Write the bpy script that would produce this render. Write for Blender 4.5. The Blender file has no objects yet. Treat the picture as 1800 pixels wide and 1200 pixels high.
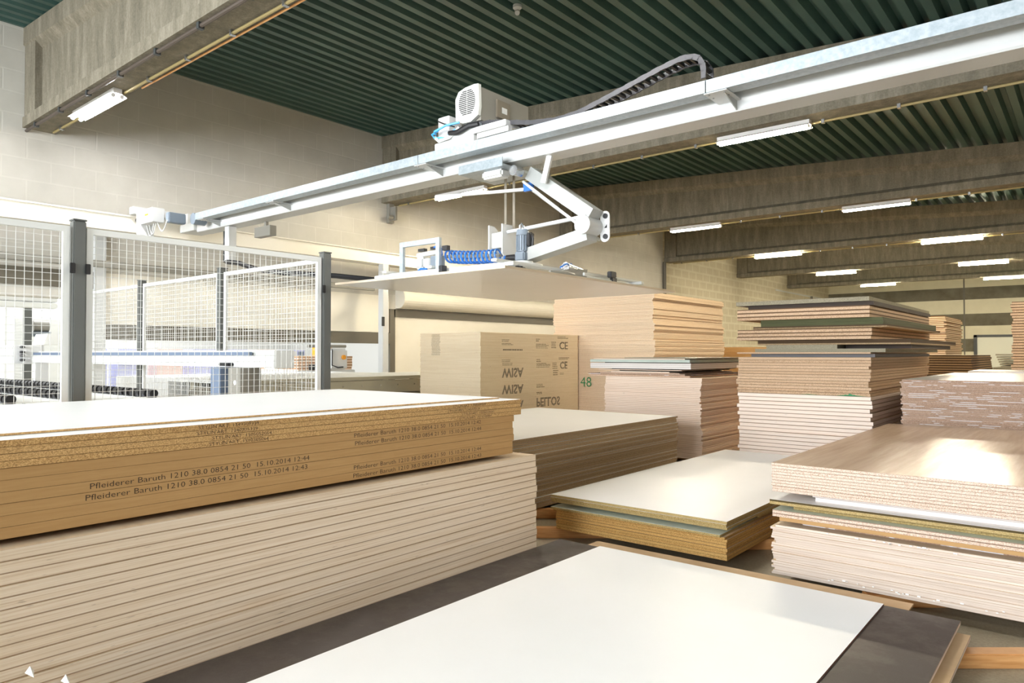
import bpy, bmesh, math, random
from mathutils import Vector, Matrix
R = random.Random(7)
C = bpy.context.scene.collection
SC = bpy.context.scene

# ------------------------------------------------------------------ camera, world, large lights, exposure
cam_d = bpy.data.cameras.new('camera'); cam = bpy.data.objects.new('camera', cam_d); C.objects.link(cam)
cam_d.sensor_width = 36.0; cam_d.lens = 36.0 * 1245 / 1800; cam_d.clip_end = 300
cam.location = (0, 0, 1.5)
cam.rotation_euler = (math.radians(90.98), 0, math.radians(39.6))
SC.camera = cam
SC.view_settings.view_transform = 'Standard'; SC.view_settings.look = 'None'
SC.view_settings.gamma = 1.0; SC.view_settings.use_curve_mapping = False
SC.view_settings.exposure = 0.13
SC.cycles.use_denoising = True
SC.cycles.max_bounces = 8; SC.cycles.diffuse_bounces = 5
SC.cycles.sample_clamp_indirect = 6.0
W = bpy.data.worlds.new('world'); SC.world = W; W.use_nodes = True
bg = W.node_tree.nodes['Background']; bg.inputs[0].default_value = (0.86, 0.93, 1.0, 1); bg.inputs[1].default_value = 2.2

def area(name, loc, rot, sx, sy, power, col):
    d = bpy.data.lights.new(name, 'AREA'); d.shape = 'RECTANGLE'; d.size = sx; d.size_y = sy
    d.energy = power; d.color = col
    o = bpy.data.objects.new(name, d); C.objects.link(o); o.location = loc
    o.rotation_euler = [math.radians(a) for a in rot]
    return o
# daylight through the window band behind the camera and through the neighbouring hall
area('daylight_window_band', (-5.6, -7.85, 2.9), (90, 0, 0), 11.6, 3.6, 2400, (0.91, 0.955, 1.0))
area('daylight_next_hall', (-18.0, 4.0, 5.2), (0, 0, 0), 10, 14, 2300, (0.93, 0.97, 1.0))

# ------------------------------------------------------------------ materials
def lin(h):
    h = h.lstrip('#'); v = [int(h[i:i+2], 16) / 255 for i in (0, 2, 4)]
    return tuple(((c / 12.92) if c <= .04045 else ((c + .055) / 1.055) ** 2.4) for c in v) + (1,)
def newmat(name, rough=.6, metal=0.0, spec=.5):
    m = bpy.data.materials.new(name); m.use_nodes = True; nt = m.node_tree
    b = nt.nodes['Principled BSDF']; b.inputs['Roughness'].default_value = rough
    b.inputs['Metallic'].default_value = metal
    if 'Specular IOR Level' in b.inputs: b.inputs['Specular IOR Level'].default_value = spec
    return m, nt, b
def flat(name, hexc, rough=.6, metal=0.0, spec=.5):
    m, nt, b = newmat(name, rough, metal, spec); b.inputs['Base Color'].default_value = lin(hexc)
    return m
def coords(nt, scale=(1, 1, 1), rnd=True):
    tc = nt.nodes.new('ShaderNodeTexCoord'); mp = nt.nodes.new('ShaderNodeMapping')
    mp.inputs['Scale'].default_value = scale; nt.links.new(tc.outputs['Object'], mp.inputs['Vector'])
    if rnd:
        oi = nt.nodes.new('ShaderNodeObjectInfo'); mu = nt.nodes.new('ShaderNodeMath'); mu.operation = 'MULTIPLY'
        mu.inputs[1].default_value = 57.0; nt.links.new(oi.outputs['Random'], mu.inputs[0])
        cb = nt.nodes.new('ShaderNodeCombineXYZ')
        nt.links.new(mu.outputs[0], cb.inputs[0]); nt.links.new(mu.outputs[0], cb.inputs[1])
        nt.links.new(cb.outputs[0], mp.inputs['Location'])
    return mp.outputs[0]
def noise(nt, vec, scale=5, detail=4, rough=.6):
    n = nt.nodes.new('ShaderNodeTexNoise'); n.inputs['Scale'].default_value = scale
    n.inputs['Detail'].default_value = detail; n.inputs['Roughness'].default_value = rough
    nt.links.new(vec, n.inputs['Vector']); return n.outputs['Fac']
def ramp(nt, fac, stops, interp='LINEAR'):
    r = nt.nodes.new('ShaderNodeValToRGB'); r.color_ramp.interpolation = interp
    e = r.color_ramp.elements
    while len(e) < len(stops): e.new(.5)
    for i, (p, c) in enumerate(stops):
        e[i].position = p; e[i].color = lin(c) if isinstance(c, str) else c
    nt.links.new(fac, r.inputs[0]); return r.outputs[0]
def mix(nt, fac, a, b, mode='MIX'):
    m = nt.nodes.new('ShaderNodeMix'); m.data_type = 'RGBA'; m.blend_type = mode
    for i, v in ((0, fac), (6, a), (7, b)):
        if isinstance(v, (int, float)): m.inputs[i].default_value = v
        elif isinstance(v, tuple): m.inputs[i].default_value = v
        elif isinstance(v, str): m.inputs[i].default_value = lin(v)
        else: nt.links.new(v, m.inputs[i])
    return m.outputs[2]
def mnode(nt, op, a, b=None, clamp=False):
    m = nt.nodes.new('ShaderNodeMath'); m.operation = op; m.use_clamp = clamp
    for i, v in ((0, a), (1, b)):
        if v is None: continue
        if isinstance(v, (int, float)): m.inputs[i].default_value = v
        else: nt.links.new(v, m.inputs[i])
    return m.outputs[0]
def bump(nt, b, h, strength=.3, dist=.002):
    n = nt.nodes.new('ShaderNodeBump'); n.inputs['Strength'].default_value = strength
    n.inputs['Distance'].default_value = dist; nt.links.new(h, n.inputs['Height'])
    nt.links.new(n.outputs[0], b.inputs['Normal'])
def zfrac(nt, t):
    tc = nt.nodes.new('ShaderNodeTexCoord'); s = nt.nodes.new('ShaderNodeSeparateXYZ')
    nt.links.new(tc.outputs['Object'], s.inputs[0]); return mnode(nt, 'DIVIDE', s.outputs[2], t)
def orand(nt):
    return nt.nodes.new('ShaderNodeObjectInfo').outputs['Random']

def noisy(name, a, b_, scale=(3, 3, 3), ns=1.0, rough=.7, lo=.35, hi=.65, bmp=0, detail=5, metal=0, spec=.5):
    m, nt, b = newmat(name, rough, metal, spec); v = coords(nt, scale); n = noise(nt, v, ns, detail)
    nt.links.new(ramp(nt, n, [(lo, a), (hi, b_)]), b.inputs['Base Color'])
    if bmp: bump(nt, b, n, bmp)
    return m
def plyedge(name, t, light, mid, dark, edge, ew=.09, line_var=True):
    """layered veneer edge; thin darker face film at the top and the bottom of each sheet"""
    m, nt, b = newmat(name, .65, spec=.3)
    v = coords(nt, (1.3, 1.3, 170)); n = noise(nt, v, 1.0, 5, .7)
    base = ramp(nt, n, [(.30, dark), (.46, mid), (.62, light)])
    v2 = coords(nt, (14, 14, 150)); n2 = noise(nt, v2, 1.0, 2, .5)
    base = mix(nt, ramp(nt, n2, [(.70, (0, 0, 0, 1)), (.78, (.55, .55, .55, 1))]), base, '#6a4a30')
    r = orand(nt); base = mix(nt, mnode(nt, 'MULTIPLY', r, .30), base, mid)
    zf = zfrac(nt, t)
    em = ramp(nt, zf, [(0, (1, 1, 1, 1)), (ew, (0, 0, 0, 1)), (1 - ew * .6, (0, 0, 0, 1)), (1, (1, 1, 1, 1))])
    nt.links.new(mix(nt, em, base, edge), b.inputs['Base Color']); return m
def chipedge(name, t, light, mid, dark, edge=None, scale=260, flecks=False, ew=.07):
    """pressed wood chips"""
    m, nt, b = newmat(name, .75, spec=.25)
    v = coords(nt, (1, 1, 1.8)); n = noise(nt, v, scale, 3, .75)
    base = ramp(nt, n, [(.37, dark), (.5, mid), (.62, light)])
    n3 = noise(nt, v, 6, 2, .5); base = mix(nt, mnode(nt, 'MULTIPLY', n3, .35), base, mid)
    r = orand(nt); base = mix(nt, mnode(nt, 'MULTIPLY', r, .35), base, light)
    if flecks:
        vf = coords(nt, (3.2, 3.2, 1.0)); nf = noise(nt, vf, 1.0, 3, .6); zf0 = zfrac(nt, t)
        band = ramp(nt, zf0, [(.0, (1, 1, 1, 1)), (.22, (1, 1, 1, 1)), (.28, (0, 0, 0, 1)), (1, (0, 0, 0, 1))])
        msk = mnode(nt, 'MULTIPLY', ramp(nt, nf, [(.54, (0, 0, 0, 1)), (.56, (1, 1, 1, 1))]), band)
        base = mix(nt, msk, base, '#f6f6fa')
    if edge:
        zf = zfrac(nt, t)
        em = ramp(nt, zf, [(0, (1, 1, 1, 1)), (ew, (0, 0, 0, 1)), (1 - ew, (0, 0, 0, 1)), (1, (1, 1, 1, 1))])
        base = mix(nt, em, base, edge)
    nt.links.new(base, b.inputs['Base Color']); return m

M = {}
M['white'] = noisy('white_melamine', '#f6f6f4', '#f8f8f7', (1, 1, 1), 1.2, .42, spec=.25)
M['whitegloss'] = noisy('white_melamine_satin', '#f4f3f2', '#f7f6f5', (1, 1, 1), 1.2, .36, spec=.15)
M['beige_under'] = noisy('cream_sheet_underside', '#f1ede5', '#f5f1ea', (1, 1, 1), .8, .22)
M['kraft'] = noisy('raw_board_face', '#c3a37c', '#d0b28c', (2, 2, 2), 2, .7)
M['palegreen'] = flat('pale_green_laminate', '#cfd3c2', .4)
M['greyface'] = flat('grey_laminate', '#8a8885', .45)
M['plyface'] = noisy('birch_ply_face', '#dcc3a2', '#e6d0b2', (.8, 14, 1), 1.5, .6)
M['mdf'] = noisy('brown_mdf_edge', '#b48c59', '#be9865', (3, 3, 60), 1.5, .75, .3, .7)
M['mdfface'] = flat('mdf_face', '#8d6a44', .8)
def dark_film():
    m, nt, b = newmat('dark_brown_film_face', .42); v = coords(nt, (1, 1, 1)); n = noise(nt, v, 3.2, 8, .72)
    c = ramp(nt, n, [(.35, '#37302c'), (.55, '#3f3733'), (.66, '#514945'), (.74, '#6f6762')])
    f = noise(nt, v, 420, 2, .6); c = mix(nt, .25, c, ramp(nt, f, [(.4, '#2b2522'), (.62, '#5c534e')]))
    nt.links.new(c, b.inputs['Base Color']); nt.links.new(ramp(nt, n, [(.4, (.36,) * 3 + (1,)), (.7, (.7,) * 3 + (1,))]), b.inputs['Roughness']); return m
M['darkfilm'] = dark_film()
def walnut():
    m, nt, b = newmat('pale_walnut_laminate', .27, spec=.35); v = coords(nt, (9, .55, 1)); n = noise(nt, v, 1.6, 8, .62)
    c = ramp(nt, n, [(.32, '#a3866e'), (.5, '#b29780'), (.68, '#c2a990')])
    v2 = coords(nt, (3, .35, 1)); n2 = noise(nt, v2, 1.2, 4, .5); c = mix(nt, .35, c, ramp(nt, n2, [(.35, '#8f735d'), (.65, '#c8b29c')]))
    nt.links.new(c, b.inputs['Base Color']); return m
M['walnut'] = walnut()
M['ply_near'] = plyedge('birch_ply_edge_thick', .0435, '#f2e2cf', '#e8d4bb', '#cdb08f', '#8c6642', .12)
M['ply_thin'] = plyedge('mixed_ply_edge', .0143, '#e0d3c6', '#d0bfb0', '#ab9381', '#a58c78', .10)
M['ply_pink'] = plyedge('pale_ply_edge', .025, '#f9e6d5', '#f2dac5', '#dfc0a5', '#b48b69', .12)
M['ply_white'] = plyedge('white_ply_edge', .046, '#fff1e4', '#fbe8d8', '#efd5c0', '#9a6f52', .16)
M['ply_print'] = plyedge('printed_ply_edge', .018, '#ecdcc0', '#e5d2b2', '#d6bf9a', '#a88a60', .10)
M['chip_near'] = chipedge('chipboard_edge_coarse', .0265, '#e6c48e', '#c2955c', '#6a4624', '#6e4c28', 150, ew=.05)
M['chip'] = chipedge('chipboard_edge', .019, '#c2a276', '#a88760', '#6d5335', '#54402a', 160, ew=.12)
M['chip_grey'] = chipedge('chipboard_edge_greybrown', .019, '#bda582', '#937a5a', '#5d482f', '#4a3926', 170, ew=.14)
M['chip_gold'] = chipedge('chipboard_edge_golden', .0207, '#dab674', '#b98c4d', '#6d4c22', '#4a3418', 150, ew=.10)
M['chip_pink'] = chipedge('chipboard_edge_rosy', .019, '#f0d6c0', '#dcb99e', '#a57d60', '#98745a', 150, ew=.09)
M['chip_right'] = chipedge('chipboard_edge_walnut_stack', .018, '#eadacb', '#d2b8a3', '#957660', '#876b58', 140, ew=.14)
M['chip_fleck'] = chipedge('chipboard_edge_white_chips', .019, '#cdb39f', '#b0917b', '#7a5b45', '#6f5443', 150, True, .07)
M['chip_tower'] = chipedge('chipboard_edge_tower', .033, '#e2c6a8', '#c7a685', '#8a6a4b', '#6b523b', 130, ew=.08)
M['chip_yellow'] = chipedge('chipboard_edge_yellow', .025, '#f1dcc0', '#e8ceae', '#ccaa84', '#8a6844', 170, ew=.09)
M['chip_green'] = chipedge('moisture_board_edge', .019, '#c0ab7a', '#9f8753', '#675328', '#4d4023', 150, ew=.08)
M['grey_board'] = chipedge('grey_green_board_edge', .035, '#aca48e', '#8f8873', '#665f4d', None, 130)
M['dark_green'] = noisy('dark_green_board_edge', '#42451f', '#4c4f29', (3, 3, 60), 1, .7)
M['purple_grey'] = noisy('purple_grey_board_edge', '#5f5c5e', '#6e6a69', (3, 3, 60), 1, .6)
M['dark_edge'] = flat('dark_board_edge_and_gap_shade', '#3a2d22', .7)  # dark boards; on spacers and fillers it stands for shade inside gaps
M['redsheet'] = flat('light_brown_sheet_edge', '#d2c2aa', .7)
M['redbrown'] = flat('red_brown_edge', '#6e4a3c', .7)
M['pine'] = noisy('pine_batten', '#c98f55', '#e0ab72', (3, 3, 40), 1.5, .35)
M['ink'] = flat('dark_print_ink', '#2a1f18', .7)
M['inkbrown'] = flat('brown_print_ink', '#5c3d22', .7)
M['inkfaint'] = flat('faint_print_ink', '#77664a', .8)
M['greenink'] = flat('green_marker_ink', '#2f8a55', .6)
def concrete(name, a, b_, c_):
    m, nt, b = newmat(name, .85, spec=.2); v = coords(nt, (5, 5, .9), False); n = noise(nt, v, 1.4, 8, .7)
    c = ramp(nt, n, [(.30, a), (.5, b_), (.7, c_)])
    v2 = coords(nt, (1, 1, 1), False); n2 = noise(nt, v2, 45, 3, .7)
    c = mix(nt, .25, c, ramp(nt, n2, [(.35, a), (.65, c_)])); nt.links.new(c, b.inputs['Base Color']); bump(nt, b, n2, .3, .004); return m
M['concrete'] = concrete('weathered_concrete', '#625d50', '#7c7565', '#989181')
def floorm():
    m, nt, b = newmat('worn_concrete_floor', .5, spec=.4); v = coords(nt, (1, 1, 1), False); n = noise(nt, v, 1.1, 8, .65)
    c = ramp(nt, n, [(.3, '#857a64'), (.5, '#9b907a'), (.7, '#b3a991')])
    n2 = noise(nt, v, 60, 4, .7); c = mix(nt, .25, c, ramp(nt, n2, [(.35, '#6e6553'), (.65, '#bdb39b')]))
    nt.links.new(c, b.inputs['Base Color']); return m
M['floor'] = floorm()
def blockwall(name, a, mortar, bw=.6, bh=.25, strength=.5, msz=.014):
    m, nt, b = newmat(name, .8, spec=.2); tc = nt.nodes.new('ShaderNodeTexCoord'); s = nt.nodes.new('ShaderNodeSeparateXYZ')
    nt.links.new(tc.outputs['Object'], s.inputs[0]); cb = nt.nodes.new('ShaderNodeCombineXYZ')
    nt.links.new(s.outputs[1], cb.inputs[0]); nt.links.new(s.outputs[2], cb.inputs[1])
    br = nt.nodes.new('ShaderNodeTexBrick'); nt.links.new(cb.outputs[0], br.inputs['Vector'])
    br.inputs['Scale'].default_value = 1; br.inputs['Brick Width'].default_value = bw; br.inputs['Row Height'].default_value = bh
    br.inputs['Mortar Size'].default_value = msz; br.inputs['Mortar Smooth'].default_value = .5
    br.inputs['Color1'].default_value = lin(a); br.inputs['Color2'].default_value = lin(a); br.inputs['Mortar'].default_value = lin(mortar)
    v = coords(nt, (1, 1, 1), False); n = noise(nt, v, 2.0, 6, .6)
    c = mix(nt, .12, br.outputs['Color'], ramp(nt, n, [(.3, '#a9a18b'), (.7, '#f4efe0')]))
    nt.links.new(c, b.inputs['Base Color'])
    inv = mnode(nt, 'SUBTRACT', 1.0, br.outputs['Fac']); bump(nt, b, inv, strength, .006); return m
M['wall'] = blockwall('painted_block_wall', '#c3c0b8', '#cac7bf', .62, .31, .25)
M['wallfar'] = blockwall('bare_block_wall', '#c2b89e', '#d0c9b2', .62, .31, .2, .05)
M['panelwhite'] = noisy('cream_painted_panel', '#e6e1d3', '#ece8dc', (1, 1, 1), .7, .6)
def backwallm():
    m, nt, b = newmat('striped_painted_wall', .8, spec=.2); tc = nt.nodes.new('ShaderNodeTexCoord'); s = nt.nodes.new('ShaderNodeSeparateXYZ')
    nt.links.new(tc.outputs['Object'], s.inputs[0]); z = mnode(nt, 'DIVIDE', s.outputs[2], 10)
    cr, dk = '#d8d2b8', '#5b5647'
    c = ramp(nt, z, [(0, cr), (.16, dk), (.223, cr), (.29, dk), (.353, cr), (.427, dk), (.49, cr)], 'CONSTANT')
    v = coords(nt, (1, 1, 1), False); n = noise(nt, v, 1.5, 6, .6); c = mix(nt, .10, c, ramp(nt, n, [(.3, '#77715e'), (.7, '#f0ebd6')]))
    nt.links.new(c, b.inputs['Base Color']); return m
M['backwall'] = backwallm()
M['greenroof'] = noisy('dark_green_roof_sheet', '#35504a', '#3f5c55', (1, 1, 1), 1, .45, metal=.0)
M['galv'] = noisy('galvanised_steel', '#9eaab1', '#b4bdc2', (9, 9, 9), 3, .38, metal=.35)
M['lightpaint'] = noisy('light_grey_paint', '#c6c8c7', '#cdcfce', (1, 1, 1), 1, .3)
M['armpaint'] = noisy('pale_grey_arm_paint', '#a2a5a2', '#aeb0ad', (1, 1, 1), 1, .35)
M['anthracite'] = flat('anthracite_post_paint', '#5b5d5a', .45)
M['bluegrey'] = flat('blue_grey_paint', '#66758b', .45)
M['framewhite'] = flat('fence_frame_light_grey', '#d8d9d5', .4)
M['black'] = flat('black_plastic', '#1b1b1d', .45)
M['chain'] = flat('grey_black_chain_plastic', '#3a3a3d', .5)
M['motor'] = flat('grey_blue_motor_paint', '#77828d', .4)
M['blue'] = flat('bright_blue_hose', '#2a6fc4', .3)
M['skyblue'] = flat('light_blue_hose', '#4aa6dd', .35)
M['steel'] = flat('bright_steel', '#b9bcbe', .25, .9)
M['belt'] = flat('grey_brown_belt', '#7a7263', .5)
M['greybox'] = flat('grey_beige_housing', '#86837a', .5)
M['grille'] = flat('light_grille_plastic', '#d4d6cf', .45)
M['machine'] = flat('machine_side_beige_grey', '#aaa48f', .5)
M['machinewhite'] = flat('machine_white', '#d4d5d4', .4)
M['darkbeam'] = flat('dark_steel_lintel', '#615c50', .5)
M['conduit'] = flat('yellowish_conduit', '#948457', .5)
M['copper'] = flat('brown_pipe', '#4a4038', .45)
M['yellow'] = flat('yellow_sticker', '#e7d32a', .5)
M['orange'] = flat('orange_yellow_plastic', '#e69a28', .5)
M['doorwhite'] = flat('door_panel_white', '#d9dacb', .5)
M['doorframe'] = flat('door_frame_dark', '#3a3d3d', .5)
M['lampbody'] = flat('lamp_body_white', '#d9d6d2', .5)
def emis(name, col, s):
    m, nt, b = newmat(name, .5); b.inputs['Emission Color'].default_value = col; b.inputs['Emission Strength'].default_value = s
    b.inputs['Base Color'].default_value = (.9, .9, .9, 1); return m
M['tube'] = emis('fluorescent_tube_glow', (1.0, .88, .66, 1), 360)
M['tube_cool'] = emis('fluorescent_tube_glow_cool', (1.0, .98, .97, 1), 205)

# ------------------------------------------------------------------ mesh helpers
class MB:
    def __init__(s): s.v = []; s.f = []; s.m = []
    def add(s, vs, fs, mi=0):
        o = len(s.v); s.v += [tuple(v) for v in vs]; s.f += [[i + o for i in f] for f in fs]
        s.m += (mi if isinstance(mi, list) else [mi] * len(fs)); return s
    def box(s, x0, x1, y0, y1, z0, z1, mi=0, c=0.0):
        if c > 0:   # chamfered vertical and horizontal edges
            bm = bmesh.new(); bmesh.ops.create_cube(bm, size=1)
            for v in bm.verts: v.co = Vector(((x0 + x1) / 2 + v.co.x * (x1 - x0), (y0 + y1) / 2 + v.co.y * (y1 - y0), (z0 + z1) / 2 + v.co.z * (z1 - z0)))
            bmesh.ops.bevel(bm, geom=bm.edges[:], offset=c, segments=2, affect='EDGES')
            s.frombm(bm, mi); bm.free(); return s
        v = [(x0, y0, z0), (x1, y0, z0), (x1, y1, z0), (x0, y1, z0), (x0, y0, z1), (x1, y0, z1), (x1, y1, z1), (x0, y1, z1)]
        return s.add(v, [[0, 3, 2, 1], [4, 5, 6, 7], [0, 1, 5, 4], [1, 2, 6, 5], [2, 3, 7, 6], [3, 0, 4, 7]], mi)
    def frombm(s, bm, mi=0):
        bm.verts.index_update(); o = len(s.v); s.v += [tuple(v.co) for v in bm.verts]
        for f in bm.faces: s.f.append([v.index + o for v in f.verts]); s.m.append(mi)
    def bar(s, p0, p1, w, h, mi=0, up=(0, 0, 1)):
        p0, p1 = Vector(p0), Vector(p1); d = (p1 - p0).normalized(); u = Vector(up)
        if abs(d.dot(u)) > .98: u = Vector((0, 1, 0))
        r = d.cross(u).normalized(); u = r.cross(d).normalized(); vs = []
        for p in (p0, p1):
            for a, b in ((-1, -1), (1, -1), (1, 1), (-1, 1)): vs.append(p + r * a * w / 2 + u * b * h / 2)
        return s.add(vs, [[3, 2, 1, 0], [4, 5, 6, 7], [0, 1, 5, 4], [1, 2, 6, 5], [2, 3, 7, 6], [3, 0, 4, 7]], mi)
    def cyl(s, p0, p1, r, n=16, r2=None, mi=0):
        p0, p1 = Vector(p0), Vector(p1); d = (p1 - p0).normalized(); u = Vector((0, 0, 1)) if abs(d.z) < .9 else Vector((1, 0, 0))
        a = d.cross(u).normalized(); b = d.cross(a).normalized(); r2 = r if r2 is None else r2; vs = []
        for p, rr in ((p0, r), (p1, r2)):
            for i in range(n):
                t = 2 * math.pi * i / n; vs.append(p + a * math.cos(t) * rr + b * math.sin(t) * rr)
        fs = [[i, (i + 1) % n, n + (i + 1) % n, n + i] for i in range(n)] + [list(range(n))[::-1], list(range(n, 2 * n))]
        return s.add(vs, fs, mi)
    def tube(s, pts, r, n=8, mi=0):
        pts = [Vector(p) for p in pts]; rings = []; o = len(s.v); prev = None
        for i, p in enumerate(pts):
            d = (pts[min(i + 1, len(pts) - 1)] - pts[max(i - 1, 0)]).normalized()
            u = prev if prev is not None else (Vector((0, 0, 1)) if abs(d.z) < .9 else Vector((1, 0, 0)))
            a = d.cross(u).normalized(); u2 = a.cross(d).normalized(); prev = u2
            s.v += [tuple(p + a * math.cos(2 * math.pi * k / n) * r + u2 * math.sin(2 * math.pi * k / n) * r) for k in range(n)]
        for i in range(len(pts) - 1):
            for k in range(n):
                s.f.append([o + i * n + k, o + i * n + (k + 1) % n, o + (i + 1) * n + (k + 1) % n, o + (i + 1) * n + k]); s.m.append(mi)
        s.f.append([o + k for k in range(n)][::-1]); s.f.append([o + (len(pts) - 1) * n + k for k in range(n)]); s.m += [mi, mi]
        return s
    def prism(s, poly, fn, mi=0):
        """poly: list of (a,b); fn(a,b,end) -> world point for end 0 and 1"""
        n = len(poly); vs = [fn(a, b, 0) for a, b in poly] + [fn(a, b, 1) for a, b in poly]
        fs = [[i, (i + 1) % n, n + (i + 1) % n, n + i] for i in range(n)] + [list(range(n))[::-1], list(range(n, 2 * n))]
        return s.add(vs, fs, mi)
    def mesh(s, name, mats, off=(0, 0, 0), smooth=False):
        me = bpy.data.meshes.new(name); me.from_pydata([(v[0] - off[0], v[1] - off[1], v[2] - off[2]) for v in s.v], [], s.f)
        for m in (mats if isinstance(mats, (list, tuple)) else [mats]): me.materials.append(m)
        for p, mi in zip(me.polygons, s.m): p.material_index = mi; p.use_smooth = smooth
        bm = bmesh.new(); bm.from_mesh(me); bmesh.ops.recalc_face_normals(bm, faces=bm.faces); bm.to_mesh(me); bm.free()
        if smooth:
            try: me.set_sharp_from_angle(angle=math.radians(40))
            except Exception: pass
        me.update(); return me
    def base(s):
        xs = [v[0] for v in s.v]; ys = [v[1] for v in s.v]; zs = [v[2] for v in s.v]
        return ((min(xs) + max(xs)) / 2, (min(ys) + max(ys)) / 2, min(zs))

def meta(o, label=None, cat=None, group=None, kind=None):
    if label: o['label'] = label
    if cat: o['category'] = cat
    if group: o['group'] = group
    if kind: o['kind'] = kind
    return o
def solo(mb, name, mat, label, cat, group=None, kind=None, smooth=False):
    b = mb.base(); o = bpy.data.objects.new(name, mb.mesh(name, mat, b, smooth)); C.objects.link(o); o.location = b
    return meta(o, label, cat, group, kind)
def struct(mb, name, mat, smooth=False):
    o = bpy.data.objects.new(name, mb.mesh(name, mat, (0, 0, 0), smooth)); C.objects.link(o); o['kind'] = 'structure'; return o
def thing(name, label, cat, loc, group=None):
    o = bpy.data.objects.new(name, None); C.objects.link(o); o.location = loc; o.empty_display_size = .2
    return meta(o, label, cat, group)
def wloc(o):
    l = Vector(o.location)
    while o.parent: o = o.parent; l += Vector(o.location)
    return l
def part(mb, name, mat, parent, smooth=False, label=None):
    b = mb.base(); w = wloc(parent)
    o = bpy.data.objects.new(name, mb.mesh(name, mat, b, smooth)); C.objects.link(o); o.parent = parent
    o.location = Vector(b) - w
    if label: o['label'] = label
    return o
def clone(root, loc, label=None, group=None):
    r = root.copy(); C.objects.link(r); r.location = loc
    if label: r['label'] = label
    if group: r['group'] = group
    for ch in list(root.children):
        c = ch.copy(); C.objects.link(c); c.parent = r
        for g in ch.children:
            d = g.copy(); C.objects.link(d); d.parent = c
    return r

# ------------------------------------------------------------------ writing
def text_mesh(txt, h, length=None, bold=False):
    cu = bpy.data.curves.new('t', 'FONT'); cu.body = txt; cu.size = 1.0; cu.resolution_u = 2
    cu.offset = .03 if bold else -.008
    o = bpy.data.objects.new('t', cu); C.objects.link(o); dg = bpy.context.evaluated_depsgraph_get()
    me = bpy.data.meshes.new_from_object(o.evaluated_get(dg)); bpy.data.objects.remove(o); bpy.data.curves.remove(cu)
    xs = [v.co.x for v in me.vertices]; ys = [v.co.y for v in me.vertices]; x0, x1, y0, y1 = min(xs), max(xs), min(ys), max(ys)
    sy = h / (y1 - y0); sx = (length / (x1 - x0)) if length else sy
    out = MB(); out.v = [((v.co.x - x0) * sx, (v.co.y - y0) * sy, 0) for v in me.vertices]
    out.f = [list(p.vertices) for p in me.polygons]; out.m = [0] * len(out.f); bpy.data.meshes.remove(me); return out
def print_on(board, mb, mat, name='printed_text', label=None):
    """mb in world coordinates; board keeps it as a part"""
    b = mb.base(); o = bpy.data.objects.new(name, mb.mesh(name, mat, b)); C.objects.link(o); o.parent = board
    o.location = Vector(b) - wloc(board)
    if label: o['label'] = label
    return o
def on_xface(tm, x, y, z, flip=False, slant=0):   # reads along +y on a face that looks to +x
    o = MB(); hh = max(v[1] for v in tm.v)
    o.v = [(x, y + v[0] + slant * v[1], z + (hh - v[1] if flip else v[1])) for v in tm.v]; o.f = tm.f; o.m = tm.m; return o
def on_yface(tm, y, x, z):                         # reads along +x on a face that looks to -y
    o = MB(); o.v = [(x + v[0], y, z + v[1]) for v in tm.v]; o.f = tm.f; o.m = tm.m; return o

# ------------------------------------------------------------------ boards
MC = {}
def board_mesh(dx, dy, t, mt, mb_, me_, nm):
    k = (round(dx, 3), round(dy, 3), round(t, 4), mt, mb_, me_)
    if k not in MC:
        b = MB(); x, y = dx / 2, dy / 2
        b.v = [(-x, -y, 0), (x, -y, 0), (x, y, 0), (-x, y, 0), (-x, -y, t), (x, -y, t), (x, y, t), (-x, y, t)]
        b.f = [[0, 3, 2, 1], [4, 5, 6, 7], [0, 1, 5, 4], [1, 2, 6, 5], [2, 3, 7, 6], [3, 0, 4, 7]]; b.m = [1, 0, 2, 2, 2, 2]
        MC[k] = b.mesh(nm, [M[mt], M[mb_], M[me_]])
    return MC[k]
def board(nm, x0, x1, y0, y1, z0, t, edge, top='kraft', bot='kraft', label='', group=None, rot=0.0):
    me = board_mesh(x1 - x0, y1 - y0, t, top, bot, edge, nm)
    o = bpy.data.objects.new(nm, me); C.objects.link(o); o.location = ((x0 + x1) / 2, (y0 + y1) / 2, z0); o.rotation_euler.z = rot
    return meta(o, label, 'board', group)
def nth(k):
    s = 'th' if 10 <= k % 100 <= 20 else {1: 'st', 2: 'nd', 3: 'rd'}.get(k % 10, 'th'); return '%d%s' % (k, s)
def stack(nm, adj, where, x0, x1, y0, y1, z0, t, n, edge, face='kraft', top=None, jx=.006, jy=.006, gap=.0004, group=None, jr=.0006, first='topmost', seed=1, drift=0.0):
    """n boards from z0 upwards, labelled by their count from the top; returns them bottom to top"""
    rr = random.Random(seed); out = []; dd = 0; grp = group or (adj + ' boards of ' + where)
    for i in range(n):
        k = n - i; ax = rr.uniform(-jx, jx); ay = rr.uniform(-jy, jy)
        if drift and rr.random() < .25: dd = rr.uniform(-drift, drift)
        lab = ('%s board, topmost %s' % (adj, where)) if k == 1 else ('%s board, lowest %s' % (adj, where)) if k == n else ('%s board, %s from the top %s' % (adj, nth(k), where))
        out.append(board(nm, x0 + ax + dd, x1 + ax + dd, y0 + ay, y1 + ay, z0 + i * t, t - gap, edge, (top if (k == 1 and top) else face), face, lab, grp, rr.uniform(-jr, jr)))
    return out

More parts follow.
